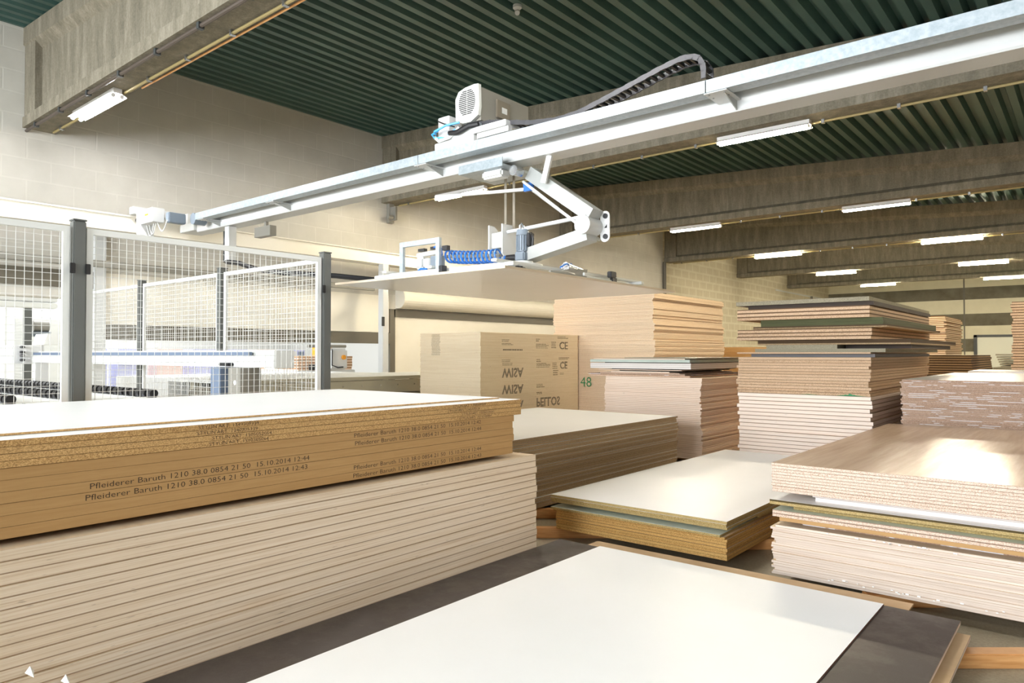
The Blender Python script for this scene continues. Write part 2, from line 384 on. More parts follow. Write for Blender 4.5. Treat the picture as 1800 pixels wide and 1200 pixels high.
# ================================================================== ROOM
# floor, walls, ceiling
struct(MB().box(-24, 14, -8, 43.6, -.2, 0), 'floor', M['floor'])
w = MB()
w.box(-12.3, -12, -8, -1.2, 0, 6.35); w.box(-12.3, -12, -1.2, 4.32, 2.34, 6.35); w.box(-12.3, -12, 4.32, 4.46, 0, 6.35)
w.box(-12.3, -12, 4.46, 10.25, 1.72, 6.35); w.box(-12.3, -12, 10.25, 23.0, 0, 6.35)
struct(w, 'wall_left', M['wall'])
struct(MB().box(-12.3, -12, 23.0, 43.3, 0, 6.35), 'wall_left_rear', M['wallfar'])
struct(MB().box(-12.3, 14, 43.3, 43.6, 0, 6.35), 'wall_back', M['backwall'])
struct(MB().box(14, 14.3, -8, 43.6, 0, 6.35), 'wall_right', M['wall'])
w = MB(); w.box(-24, 14, -8.3, -8, 0, 1.0); w.box(-24, 14, -8.3, -8, 4.8, 6.35); w.box(-24, -11.6, -8.3, -8, 1.0, 4.8); w.box(4.6, 14, -8.3, -8, 1.0, 4.8)
struct(w, 'wall_front', M['wall'])
fr = MB()
for i in range(7):
    x = -11.6 + i * 2.7; fr.box(x - .04, x + .04, -8.2, -8.1, 1.0, 4.8)
fr.box(-11.6, 4.6, -8.2, -8.1, 2.85, 2.93)
struct(fr, 'window_1', M['anthracite'])
# trims and lintels on the left wall
struct(MB().box(-12.0, -11.96, -1.2, 4.30, 2.50, 2.76), 'trim_1', M['darkbeam'])
struct(MB().box(-12.0, -11.93, 4.46, 10.25, 1.72, 1.95), 'trim_2', M['darkbeam'])
t = MB(); t.box(-12.0, -11.95, 10.37, 17.2, 2.31, 2.48); t.box(-12.0, -11.95, 10.25, 10.40, 0, 2.48)
struct(t, 'trim_3', M['darkbeam'])
struct(MB().box(-12.0, -11.97, 10.40, 17.2, .05, 2.31), 'door_1', M['panelwhite'])
struct(MB().box(-12.0, -11.9, 4.30, 4.46, 0, 3.4), 'trim_4', M['lightpaint'])
struct(MB().box(-12.0, -11.955, 4.46, 10.22, 1.96, 2.76), 'trim_5', M['panelwhite'])
tq = MB(); tq.prism([(-12.0, 2.50), (-11.86, 2.50)] + [(-11.86 + .17 * math.sin(math.pi * k / 12), 2.72 - .21 * math.cos(math.pi * k / 12)) for k in range(13)] + [(-12.0, 2.93)], lambda a, z, e: (a, (10.45, 17.2)[e], z))
struct(tq, 'trim_6', M['panelwhite'])
struct(MB().box(-12.0, -11.985, 34.5, 43.3, 4.55, 4.62), 'trim_7', M['lightpaint'])
# neighbouring hall
struct(MB().box(-24.3, -24, -8, 16, 0, 6.35), 'wall_next_hall', M['machinewhite'])
struct(MB().box(-24, -12.3, 15.7, 16, 0, 6.35), 'wall_next_hall_end', M['machinewhite'])
struct(MB().box(-24.3, -12.3, -8.3, 16, 6.35, 6.5), 'ceiling_next_hall', M['machinewhite'])
# corrugated ceiling: ribs run along y, the roof falls gently from the left wall
def zt(x): return 6.24 - .061 * (min(max(x, -12.0), 4.0) + 12)
c = MB(); x = -12.3; prof = []
while x < 14.2:
    for dx, dz in ((0, 0), (.105, 0), (.145, .11), (.21, .11)): prof.append((x + dx, zt(x + dx) + dz))
    x += .25
n = len(prof)
vs = [(a, -8.3, z) for a, z in prof] + [(a, 43.6, z) for a, z in prof]
c.add(vs, [[i, i + 1, n + i + 1, n + i] for i in range(n - 1)])
c.add([(-12.3, -8.3, 6.42), (4, -8.3, 5.44), (14.3, -8.3, 5.44), (14.3, 43.6, 5.44), (4, 43.6, 5.44), (-12.3, 43.6, 6.42)], [[0, 1, 4, 5], [1, 2, 3, 4]])
struct(c, 'ceiling', M['greenroof'])

# concrete beams
beam_y = [-3.07, 3.56, 10.25, 16.85, 23.3, 29.95, 36.4]
names = ['crossing above and behind the viewer', 'nearest the viewer, carrying the lamp at upper left', 'second in view, behind the hoist motor', 'third in view, behind the folded lifting arm', 'fourth in view, two thirds down the hall', 'fifth in view, second from the striped wall', 'sixth in view, last before the striped wall']
for i, y in enumerate(beam_y):
    b = MB(); hw, ww = .21, .10
    prof = [(-hw, 4.78, 0), (hw, 4.78, 0), (hw, 4.93, 0), (ww, 5.01, 0), (ww, 5.88, 1), (hw, 5.99, 1), (hw, 6.235, 1), (-hw, 6.235, 1), (-hw, 5.99, 1), (-ww, 5.88, 1), (-ww, 5.01, 0), (-hw, 4.93, 0)]
    xs_ = [-12.0, 4.0, 14.0]; vs = []
    for X_ in xs_: vs += [(X_, y + a, z - (.061 * (min(X_, 4.0) + 12) if s else 0)) for a, z, s in prof]
    m_ = len(prof); fs = [list(range(m_)), list(range(2 * m_, 3 * m_))]
    for k in range(2): fs += [[k * m_ + q, k * m_ + (q + 1) % m_, (k + 1) * m_ + (q + 1) % m_, (k + 1) * m_ + q] for q in range(m_)]
    b.add(vs, fs)
    b.box(-11.99, -11.55, y - .19, y + .19, 4.94, 5.97)
    solo(b, 'concrete_beam', M['concrete'], 'long grey concrete roof beam, ' + names[i], 'beam', 'concrete roof beams')
# conduits under the beams
cn = ['under the nearest concrete beam, beside the upper left lamp', 'under the second concrete beam, behind the crane', 'under the third concrete beam, above the lifting arm elbow', 'under the fourth concrete beam']
for i, y in enumerate(beam_y[1:5]):
    th = thing('cable_conduit', 'yellowish cable conduit running ' + cn[i], 'conduit', (-12, y + .13, 4.74), 'conduits under the beams')
    part(MB().tube([(-11.8, y + .13, 4.75), (13.5, y + .13, 4.75)], .017, 8), 'pipe', M['conduit'], th, True)
    for k in range(26): part(MB().box(-11.5 + k * .95, -11.46 + k * .95, y + .10, y + .16, 4.725, 4.779), 'pipe_clip', M['steel'], th)
th = thing('steam_pipe', 'dark brown pipe with clips along the near edge of the nearest beam', 'pipe', (-12, 3.40, 4.74))
part(MB().tube([(-12, 3.40, 4.745), (13.5, 3.40, 4.745)], .022, 8), 'pipe', M['copper'], th, True)
for k in range(26): part(MB().box(-11.6 + k * .95, -11.55 + k * .95, 3.37, 3.43, 4.715, 4.779), 'pipe_clip', M['doorframe'], th)
solo(MB().tube([(-9.0, 3.76, 4.755), (13.5, 3.76, 4.755)], .012, 8), 'thin_pipe', M['pine'], 'thin copper coloured pipe on the far edge of the nearest beam', 'pipe', smooth=True)
# wall pipes
solo(MB().cyl((-11.93, 23.0, 0), (-11.93, 23.0, 4.78), .06, 12), 'drain_pipe', M['darkbeam'], 'dark vertical drain pipe on the left wall below the fourth beam', 'pipe', smooth=True)
solo(MB().cyl((-11.93, 39.9, 0), (-11.93, 39.9, 4.6), .06, 12), 'wall_pipe', M['darkbeam'], 'short dark vertical pipe on the left wall near the striped wall', 'pipe', smooth=True)
solo(MB().box(-11.99, -11.90, 10.18, 10.32, 4.36, 4.78).box(-11.9, -11.72, 10.20, 10.25, 4.40, 4.70).cyl((-11.80, 10.05, 4.46), (-11.80, 10.18, 4.46), .05, 10), 'wall_bracket', M['greybox'], 'small steel bracket under the wall end of the second beam', 'bracket')
# back wall joint and door
struct(MB().box(-5.36, -5.30, 43.27, 43.3, 0, 6.2), 'trim_8', M['darkbeam'])
struct(MB().box(-4.92, -4.77, 43.2, 43.3, 0, 2.46).box(-4.92, -1.9, 43.2, 43.3, 2.34, 2.46).box(-2.05, -1.9, 43.2, 43.3, 0, 2.46), 'trim_9', M['doorframe'])
struct(MB().box(-4.77, -2.05, 43.24, 43.3, 0, 2.34), 'door_2', M['doorwhite'])

# ceiling lights
lamp_spots = [(-9.98, 3.60, 'blown-out twin tube lamp under the nearest beam at upper left'),
 (-9.85, 10.28, 'tube lamp under the second beam, left of the lifting belts'), (-3.75, 10.28, 'long tube lamp under the second beam, right of centre'),
 (-7.9, 16.9, 'tube lamp under the third beam, right of the lifting arm elbow'), (-3.7, 16.9, 'tube lamp under the third beam at upper right'),
 (-8.0, 23.25, 'tube lamp under the fourth beam, left one'), (-3.15, 23.25, 'tube lamp under the fourth beam, right one'),
 (-8.0, 29.9, 'tube lamp under the fifth beam, left one'), (-3.1, 29.9, 'tube lamp under the fifth beam, right one'),
 (-7.85, 36.2, 'tube lamp under the last beam, left one above the tall board tower'), (-3.0, 36.2, 'tube lamp under the last beam, at the right edge of the photo')]
extra = [(-3.8, 3.6), (3.0, 3.6), (3.0, 10.28), (3.0, 16.9), (2.6, 23.25), (2.6, 29.9), (2.6, 36.2), (9.0, 10.28), (9.0, 23.25), (-9.9, -3.0), (-3.5, -3.0), (3.0, -3.0)]
def make_lamp(x, y, L, label, tubem, open_=False):
    th = thing('ceiling_light', label, 'lamp', (x, y, 4.66), 'fluorescent lamps under the beams')
    part(MB().box(x - L / 2, x + L / 2, y - .05, y + .05, 4.725, 4.779), 'lamp_body', M['lampbody'], th)
    rf = MB()
    rf.prism([(-.11, 4.69), (-.05, 4.722), (.05, 4.722), (.11, 4.69), (.11, 4.686), (.05, 4.716), (-.05, 4.716), (-.11, 4.686)], lambda a, z, e: ((x - L / 2, x + L / 2)[e], y + a, z))
    if not open_: part(rf, 'reflector', M['lampbody'], th)
    zt_ = 4.672 if open_ else 4.685
    for s in (-.05, .05):
        part(MB().cyl((x - L / 2 + .02, y + s, zt_), (x + L / 2 - .02, y + s, zt_), .019, 10), 'fluorescent_tube', tubem, th, True)
        for e in (-L / 2, L / 2 - .02): part(MB().cyl((x + e, y + s, zt_), (x + e + .02, y + s, zt_), .026, 10), 'tube_socket', M['lampbody'], th, True)
    return th
l0 = make_lamp(lamp_spots[0][0], lamp_spots[0][1], 1.35, lamp_spots[0][2], M['tube_cool'])
l1 = make_lamp(lamp_spots[3][0], lamp_spots[3][1], 1.35, lamp_spots[3][2], M['tube'])
l2 = make_lamp(lamp_spots[5][0], lamp_spots[5][1], 1.5, lamp_spots[5][2], M['tube'], True)
def near_lamp(y): return l0 if y < 9 else l1 if y < 20 else l2
for x, y, lb in lamp_spots[1:3] + lamp_spots[4:5] + lamp_spots[6:]: clone(near_lamp(y), (x, y, 4.66), lb, 'fluorescent lamps under the beams')
en = ['above the foreground stacks, first beam', 'right of the view, first beam', 'right of the view, second beam', 'right of the view, third beam', 'right of the view, fourth beam', 'right of the view, fifth beam', 'right of the view, last beam', 'far right, second beam', 'far right, fourth beam', 'behind the viewer, left', 'behind the viewer, centre', 'behind the viewer, right']
for (x, y), e in zip(extra, en): clone(near_lamp(y), (x, y, 4.66), 'tube lamp outside the picture, ' + e, 'fluorescent lamps under the beams')
# smoke detector
th = thing('smoke_detector', 'small round white smoke detector on the green ceiling', 'smoke detector', (-5.54, 6.80, 5.75))
part(MB().cyl((-5.54, 6.80, 5.81), (-5.54, 6.80, 5.845), .055, 20), 'base', M['machinewhite'], th, True)
part(MB().cyl((-5.54, 6.80, 5.75), (-5.93, 7.28, 6.17), .03, 20, .05), 'sensor_head', M['machinewhite'], th, True)
# ================================================================== GANTRY CRANE AND VACUUM LIFTER
# runway along the left wall
th = thing('crane_runway', 'cream steel runway beam for the crane along the left wall', 'beam', (-11.45, 7, 3.34))
part(MB().box(-11.55, -11.36, -1.2, 16.4, 3.36, 3.58), 'runway_beam', M['panelwhite'], th)
part(MB().box(-11.58, -11.33, -1.2, 16.4, 3.58, 3.60), 'top_plate', M['panelwhite'], th)
part(MB().box(-11.62, -11.30, -1.2, 16.4, 3.34, 3.355), 'bottom_plate', M['panelwhite'], th)
solo(MB().box(-11.44, -11.36, -1.2, 9.35, 2.78, 2.88, 0, .008), 'wall_rail', M['greybox'], 'thin grey horizontal rail below the crane runway at left', 'rail')
for y, lb in ((9.52, 'light grey square post holding the runway, left of the cream door panel'), (.2, 'light grey square post holding the runway at the far left')):
    p = thing('runway_post', lb, 'post', (-11.3, y, 0), 'posts under the crane runway')
    part(MB().box(-11.38, -11.23, y - .075, y + .075, .02, 3.335, 0, .006), 'post', M['lightpaint'], p)
    part(MB().box(-11.45, -11.16, y - .14, y + .14, 0, .02), 'base_plate', M['lightpaint'], p)
    part(MB().box(-11.33, -11.28, y + .08, y + .14, 3.18, 3.33), 'top_bracket', M['greybox'], p)
solo(MB().box(-11.22, -11.19, 9.40, 9.46, 2.06, 2.25, 0, .004), 'post_label', M['black'], 'small dark plate on the left side of the runway post', 'plate')

# bridge
br = thing('crane_bridge', 'long light grey crane bridge with galvanised rail crossing the hall', 'crane', (-4, 5.4, 3.36))
gb = MB(); gb.prism([(5.30, 3.37), (5.525, 3.37), (5.54, 3.385), (5.54, 3.52), (5.52, 3.535), (5.31, 3.535), (5.29, 3.52), (5.29, 3.385)], lambda a, z, e: ((-10.68, 6.0)[e], a, z))
part(gb, 'box_girder', M['lightpaint'], br)
part(MB().box(-10.68, 6.0, 5.22, 5.30, 3.515, 3.528), 'girder_lip', M['lightpaint'], br)
segs = [(-10.15, -5.405), (-5.395, -2.255), (-2.245, 6.0)]
for a, b in segs:
    g = MB(); g.prism([(5.00, 3.458), (5.13, 3.458), (5.13, 3.47), (5.012, 3.47), (5.012, 3.54), (5.13, 3.54), (5.13, 3.552), (5.00, 3.552)], lambda q, z, e: ((a, b)[e], q, z))
    part(g, 'guide_rail', M['galv'], br)
part(MB().box(-10.15, 6.0, 5.06, 5.075, 3.553, 3.575), 'toothed_strip', M['galv'], br)
for x in (-10.02, -8.2, -5.38, -2.18, .9, 3.9):
    k = part(MB().box(x - .09, x + .09, 5.01, 5.29, 3.449, 3.457), 'rail_bracket', M['lightpaint'], br)
    g = MB(); g.prism([(5.05, 3.448), (5.288, 3.448), (5.288, 3.376)], lambda q, z, e: ((x + .05, x + .058)[e], q, z)); part(g, 'gusset', M['armpaint'], k)
    for dx in (-.06, .06):
        for y in (5.04, 5.12): part(MB().cyl((x + dx, y, 3.443), (x + dx, y, 3.449), .007, 8), 'bolt', M['steel'], k)
# end carriage with drive on the runway
ec = thing('end_carriage', 'crane end carriage with white control box, yellow sticker and dark buffer', 'crane drive', (-11.2, 5.2, 3.35))
part(MB().box(-11.15, -10.69, 5.25, 5.6, 3.40, 3.52, 0, .006), 'carriage_beam', M['lightpaint'], ec)
part(MB().box(-11.30, -11.16, 4.55, 5.9, 3.605, 3.72, 0, .006).box(-11.2, -11.0, 5.3, 5.5, 3.5, 3.70), 'cross_beam', M['lightpaint'], ec)
bx = part(MB().box(-10.84, -10.45, 4.52, 4.70, 3.40, 3.61, 0, .008), 'control_box', M['machinewhite'], ec)
part(MB().box(-10.68, -10.58, 4.514, 4.519, 3.505, 3.53), 'sticker', M['yellow'], bx, label='yellow sticker')
part(MB().box(-10.93, -10.85, 4.50, 4.72, 3.22, 3.64, 0, .006), 'mounting_plate', M['machinewhite'], ec)
part(MB().cyl((-10.94, 4.6, 3.50), (-11.04, 4.6, 3.50), .032, 14).cyl((-11.042, 4.6, 3.50), (-11.11, 4.6, 3.50), .042, 14), 'buffer', M['black'], ec, True, 'black rubber buffer')
part(MB().cyl((-10.26, 5.02, 3.49), (-10.26, 5.2, 3.49), .085, 20), 'drive_wheel', M['motor'], ec, True)
part(MB().box(-10.43, -10.32, 4.70, 4.95, 3.40, 3.55, 0, .01), 'drive_gearbox', M['motor'], ec)
for i, (x0, x1, d) in enumerate(((-10.85, -10.62, .17), (-10.78, -10.55, .15), (-10.5, -10.2, .14))):
    pts = []
    for k in range(9):
        u = k / 8; pts.append((x0 + (x1 - x0) * u, 4.62, 3.40 - d * math.sin(math.pi * u)))
    part(MB().tube(pts, .008, 6), 'loose_cable', M['framewhite'], ec, True)

# trolley under and on the bridge
tr = thing('hoist_trolley', 'hoist trolley on the crane bridge with grey louvred motor housing on top', 'crane hoist', (-4.6, 5.5, 3.2))
part(MB().box(-5.27, -4.35, 5.16, 5.75, 3.69, 3.75, 0, .006), 'base_plate', M['lightpaint'], tr)
part(MB().box(-5.30, -4.75, 5.14, 5.24, 3.60, 3.68, 0, .006).box(-4.7, -4.3, 5.14, 5.2, 3.62, 3.67), 'side_beam', M['lightpaint'], tr)
hs = MB(); hs.prism([(-.145, .02), (-.145, .27), (-.11, .305), (.0, .325), (.11, .335), (.15, .335), (.15, .0), (-.05, .0), (-.11, .0)], lambda a, z, e: (-4.925 + a, (5.28, 6.05)[e], 3.86 + z))
hh_ = part(hs, 'motor_housing', M['greybox'], tr)
g = MB(); g.prism([(-.16, .03), (-.165, .25), (-.12, .32), (-.02, .345), (.10, .352), (.155, .345), (.165, .12), (.15, .03), (.05, -.02), (-.06, -.015)], lambda a, z, e: (-4.925 + a, (5.235, 5.275)[e], 3.87 + z))
gf = part(g, 'grille_frame', M['grille'], tr)
for k in range(13):
    z = 3.935 + k * .0195; hw = .115 * math.sqrt(max(.05, 1 - ((k - 6) / 7.2) ** 2))
    for sgn in (-1, 1):
        part(MB().box(-4.925 + (-.004 if sgn > 0 else -hw) + (.008 if sgn > 0 else 0), -4.925 + (hw if sgn > 0 else -.004), 5.231, 5.2345, z, z + .010), 'louvre_slot', M['black'], gf)
part(MB().box(-4.772, -4.752, 5.50, 5.72, 3.94, 4.13, 0, .006), 'side_cover', M['belt'], hh_)
part(MB().box(-4.751, -4.748, 5.58, 5.66, 4.00, 4.06), 'rating_plate', M['framewhite'], hh_)
part(MB().box(-5.05, -4.72, 5.20, 6.0, 3.78, 3.80).box(-5.02, -4.75, 5.3, 5.95, 3.802, 3.84), 'motor_tray', M['galv'], tr)
part(MB().box(-5.36, -5.20, 5.25, 5.45, 3.76, 3.99, 0, .006), 'junction_box', M['machinewhite'], tr)
part(MB().box(-4.60, -4.28, 6.0, 6.03, 3.70, 3.98, 0, .006), 'end_sheet', M['galv'], tr)
part(MB().tube([(-5.30, 5.20, 3.84), (-5.38, 5.18, 3.80), (-5.32, 5.16, 3.75), (-5.18, 5.17, 3.73), (-5.05, 5.2, 3.80)], .012, 8), 'air_hose', M['skyblue'], tr, True, 'light blue hose')
part(MB().tube([(-5.34, 5.20, 3.80), (-5.30, 5.14, 3.81), (-5.15, 5.15, 3.845), (-5.0, 5.2, 3.86)], .012, 8), 'air_hose', M['skyblue'], tr, True, 'light blue hose')
part(MB().tube([(-5.3, 5.19, 3.93), (-5.2, 5.17, 3.88), (-5.05, 5.18, 3.82)], .008, 6), 'power_cable', M['black'], tr, True)
part(MB().tube([(-5.33, 5.18, 3.76), (-5.22, 5.13, 3.69), (-5.08, 5.15, 3.71), (-4.98, 5.18, 3.80)], .018, 8), 'power_cable', M['framewhite'], tr, True)
part(MB().tube([(-5.08, 5.14, 3.75), (-4.95, 5.12, 3.73), (-4.8, 5.13, 3.77), (-4.7, 5.16, 3.775)], .026, 8), 'power_cable', M['black'], tr, True)
lt = part(MB().box(-4.98, -4.40, 5.18, 5.72, 3.31, 3.335).box(-4.98, -4.40, 5.17, 5.178, 3.31, 3.40), 'lower_carriage', M['galv'], tr)
part(MB().box(-4.72, -4.45, 5.22, 5.36, 3.23, 3.308, 0, .02), 'cable_cover', M['framewhite'], lt)
part(MB().cyl((-4.33, 5.25, 3.27), (-4.33, 5.36, 3.27), .05, 16), 'pulley', M['steel'], lt, True)
part(MB().bar((-5.60, 5.45, 3.22), (-4.35, 5.45, 3.12), .03, .03), 'support_tube', M['framewhite'], tr)
part(MB().box(-4.36, -4.25, 5.44, 5.48, 3.10, 3.18, 0, .004), 'blue_flag', M['blue'], tr, label='blue plate')
for x in (-4.635, -4.525): part(MB().box(x - .015, x + .015, 5.497, 5.503, 2.72, 3.31), 'lifting_belt', M['belt'], tr)
# scissor arm
P1, P2, P3 = Vector((-4.28, 5.5, 3.27)), Vector((-3.56, 5.5, 2.765)), Vector((-3.60, 5.5, 2.60)); P4 = Vector((-4.42, 5.5, 2.45))
ua = MB(); ua.bar(P1, P2, .17, .13); part(ua, 'upper_arm', M['armpaint'], tr)
la = MB(); la.bar(P3, P4, .17, .12); part(la, 'lower_arm', M['armpaint'], tr)
part(MB().tube([(-4.31, 5.38, 3.18), (-3.60, 5.40, 2.63)], .014, 8), 'tie_rod', M['lightpaint'], tr, True)
part(MB().tube([(-4.55, 5.74, 3.24), (-3.66, 5.74, 2.585)], .016, 8), 'tie_rod', M['lightpaint'], tr, True)
part(MB().tube([(-4.66, 5.42, 2.71), (-3.60, 5.42, 2.76)], .019, 8), 'tie_rod', M['lightpaint'], tr, True)
part(MB().bar((-3.97, 5.36, 3.37), (-4.045, 5.36, 3.12), .06, .025, up=(0, 1, 0)), 'hanger_plate', M['machinewhite'], tr)
for y in (5.60,):
    pl = MB(); n = 8; pts = []
    for cx, cz, a0 in ((-3.515, 2.775, 0), (-3.515, 2.585, 180)):
        for k in range(n + 1):
            a = math.radians(a0 + 180 * k / n); pts.append((cx + .05 * math.cos(a), cz + .05 * math.sin(a)))
    pl.prism(pts, lambda a, z, e: (a, (y, y + .012)[e], z))
    ep = part(pl, 'elbow_plate', M['machinewhite'], tr)
    for z in (2.775, 2.585): part(MB().cyl((-3.505, y - .014, z), (-3.505, y - .001, z), .024, 14), 'elbow_bolt', M['black'], ep, True)
    part(MB().prism([(-3.52, 2.665), (-3.49, 2.665), (-3.49, 2.70)], lambda a, z, e: (a, (y - .002, y - .0005)[e], z)), 'cut_out', M['black'], ep)
part(MB().cyl((-3.62, 5.38, 2.68), (-3.62, 5.598, 2.68), .085, 18), 'elbow_drum', M['lightpaint'], tr, True)
# head with gear motor
hd = thing('lifting_head', 'white lifting head with grey-blue vertical gear motor above the hanging sheet', 'crane head', (-4.5, 5.5, 2.35))
part(MB().box(-4.70, -4.56, 5.36, 5.38, 2.56, 2.71, 0, .004), 'front_plate', M['machinewhite'], hd)
g = MB(); g.prism([(5.34, 2.79), (5.50, 2.79), (5.70, 2.66), (5.70, 2.48), (5.62, 2.40), (5.44, 2.40), (5.34, 2.50)], lambda q, z, e: ((-4.555, -4.54)[e], q, z)); part(g, 'side_plate', M['machinewhite'], hd)
g = MB(); g.prism([(5.34, 2.79), (5.42, 2.79), (5.60, 2.66), (5.60, 2.48), (5.52, 2.40), (5.44, 2.40), (5.34, 2.50)], lambda q, z, e: ((-4.73, -4.715)[e], q, z)); part(g, 'side_plate', M['machinewhite'], hd)
part(MB().cyl((-4.70, 5.46, 2.53), (-4.56, 5.46, 2.53), .045, 14), 'roller', M['steel'], hd, True)
part(MB().box(-4.66, -4.50, 5.38, 5.60, 2.42, 2.47, 0, .01), 'lower_block', M['motor'], hd)
part(MB().cyl((-4.52, 5.38, 2.45), (-4.40, 5.40, 2.45), .03, 10), 'cable_gland', M['black'], hd, True)
mt = part(MB().cyl((-4.345, 5.42, 2.50), (-4.345, 5.42, 2.66), .058, 20), 'motor', M['motor'], hd, True)
for k in range(16):
    a = 2 * math.pi * k / 16; c_, s_ = math.cos(a), math.sin(a)
    part(MB().bar((-4.345 + c_ * .062, 5.42 + s_ * .062, 2.51), (-4.345 + c_ * .062, 5.42 + s_ * .062, 2.655), .004, .012, up=(c_, s_, 0)), 'cooling_fin', M['motor'], mt)
part(MB().cyl((-4.345, 5.42, 2.661), (-4.345, 5.42, 2.715), .068, 20, .060), 'fan_cover', M['motor'], mt, True)
part(MB().tube([(-4.365, 5.40, 2.715), (-4.365, 5.40, 2.76), (-4.345, 5.40, 2.775), (-4.33, 5.40, 2.755), (-4.328, 5.40, 2.716)], .010, 8), 'lifting_eye', M['steel'], mt, True)
part(MB().box(-4.29, -4.245, 5.40, 5.48, 2.55, 2.68, 0, .008).tube([(-4.26, 5.44, 2.68), (-4.235, 5.44, 2.62), (-4.245, 5.44, 2.52), (-4.29, 5.44, 2.48)], .014, 8), 'terminal_box', M['black'], mt, True)
part(MB().box(-4.405, -4.285, 5.36, 5.48, 2.405, 2.498, 0, .012).cyl((-4.41, 5.42, 2.47), (-4.34, 5.42, 2.47), .045, 14), 'gearbox', M['motor'], hd, True)
part(MB().cyl((-4.345, 5.42, 2.385), (-4.345, 5.42, 2.403), .10, 22), 'flange', M['framewhite'], hd, True)
part(MB().cyl((-4.45, 5.45, 2.355), (-4.45, 5.45, 2.38), .26, 28), 'turntable', M['framewhite'], hd, True)
part(MB().cyl((-4.345, 5.35, 2.33), (-4.345, 5.35, 2.36), .03, 12).cyl((-4.3, 5.33, 2.33), (-4.3, 5.33, 2.36), .02, 12), 'adjusting_screws', M['black'], hd, True)
part(MB().cyl((-4.45, 5.45, 2.27), (-4.45, 5.45, 2.354), .09, 18), 'head_column', M['steel'], hd, True)
# vacuum frame
vf = thing('vacuum_frame', 'low vacuum suction frame lying on the hanging sheet, with blue coiled hose', 'vacuum lifter', (-4.5, 5.5, 2.172))
for y in (4.42, 5.45, 6.5): part(MB().box(-5.35, -3.62, y - .03, y + .03, 2.215, 2.245, 0, .004), 'cross_tube', M['framewhite'], vf)
for x in (-5.1, -4.5, -3.75): part(MB().box(x - .03, x + .03, 4.3, 6.7, 2.246, 2.269, 0, .004), 'long_tube', M['framewhite'], vf)
for x in (-5.2, -4.5, -3.7):
    for y in (4.42, 5.45, 6.5):
        s = part(MB().cyl((x, y, 2.1725), (x, y, 2.195), .07, 18, .035), 'suction_cup', M['black'], vf, True)
        part(MB().cyl((x, y, 2.195), (x, y, 2.215), .018, 10), 'cup_stem', M['steel'], s, True)
part(MB().box(-5.03, -4.36, 4.30, 4.36, 2.205, 2.235, 0, .004), 'base_rail', M['machinewhite'], vf)
hp = MB(); hp.box(-4.93, -4.885, 4.34, 4.37, 2.236, 2.47).box(-4.46, -4.415, 4.34, 4.37, 2.236, 2.47).box(-4.93, -4.415, 4.34, 4.37, 2.4705, 2.515)
part(hp, 'guard_hoop', M['galv'], vf)
part(MB().box(-4.82, -4.70, 4.42, 4.52, 2.27, 2.38, 0, .02), 'vacuum_pump', M['machinewhite'], vf)
part(MB().box(-4.69, -4.62, 4.42, 4.52, 2.27, 2.36, 0, .008), 'valve_block', M['framewhite'], vf)
part(MB().box(-4.61, -4.50, 4.42, 4.50, 2.27, 2.375, 0, .004), 'valve_block', M['motor'], vf)
part(MB().cyl((-4.80, 4.45, 2.40), (-4.52, 4.45, 2.41), .022, 10), 'manifold', M['machinewhite'], vf, True)
part(MB().box(-4.78, -4.70, 4.43, 4.47, 2.43, 2.455), 'connector', M['black'], vf)
part(MB().box(-4.62, -4.55, 4.43, 4.47, 2.435, 2.46), 'connector', M['black'], vf)
part(MB().tube([(-4.58, 4.44, 2.45), (-4.52, 4.42, 2.46), (-4.47, 4.42, 2.43), (-4.46, 4.42, 2.38), (-4.50, 4.42, 2.33)], .010, 8), 'air_hose', M['blue'], vf, True)
part(MB().tube([(-4.74, 4.40, 2.25), (-4.70, 4.39, 2.265), (-4.62, 4.39, 2.255)], .010, 8), 'air_hose', M['blue'], vf, True)
pts = []
turns = 13
for k in range(turns * 14 + 1):
    a = 2 * math.pi * k / 14; u = k / (turns * 14); pts.append((-4.43 + .62 * u, 4.46 + .052 * math.cos(a), 2.36 - .045 * u + .052 * math.sin(a) - .012 * math.sin(math.pi * u)))
part(MB().tube(pts, .0085, 6), 'coiled_hose', M['blue'], vf, True, 'blue coiled air hose')
part(MB().cyl((-4.45, 4.46, 2.36), (-3.82, 4.46, 2.315), .015, 8), 'hose_rod', M['greybox'], vf, True)
part(MB().box(-4.40, -4.34, 4.36, 4.40, 2.40, 2.44).box(-4.38, -4.34, 4.30, 4.36, 2.20, 2.26), 'clamp', M['black'], vf)
part(MB().cyl((-3.68, 5.20, 2.28), (-3.68, 5.48, 2.25), .045, 14, .035), 'vessel', M['steel'], vf, True)
part(MB().prism([(5.12, 2.20), (5.48, 2.19), (5.50, 2.28), (5.12, 2.245)], lambda q, z, e: ((-3.66, -3.64)[e], q, z)), 'cover_sheet', M['greybox'], vf)
part(MB().tube([(-3.66, 5.10, 2.265), (-3.66, 5.18, 2.30), (-3.66, 5.26, 2.31), (-3.66, 5.33, 2.275)], .008, 8), 'air_hose', M['blue'], vf, True)
part(MB().tube([(-3.66, 5.5, 2.22), (-3.66, 6.3, 2.20)], .010, 8), 'side_rod', M['framewhite'], vf, True)
part(MB().box(-3.68, -3.63, 5.90, 6.0, 2.24, 2.30, 0, .006).box(-3.67, -3.64, 5.94, 6.02, 2.19, 2.24), 'end_valve', M['black'], vf)
part(MB().tube([(-3.63, 4.9, 2.20), (-3.60, 5.1, 2.215), (-3.62, 5.25, 2.205)], .018, 8), 'grey_hose', M['greybox'], vf, True)
# the hanging sheet
board('cream_sheet', -5.57, -3.46, 4.10, 6.92, 2.15, .02, 'redsheet', 'beige_under', 'beige_under', 'large cream sheet hanging level from the vacuum lifter', rot=0)

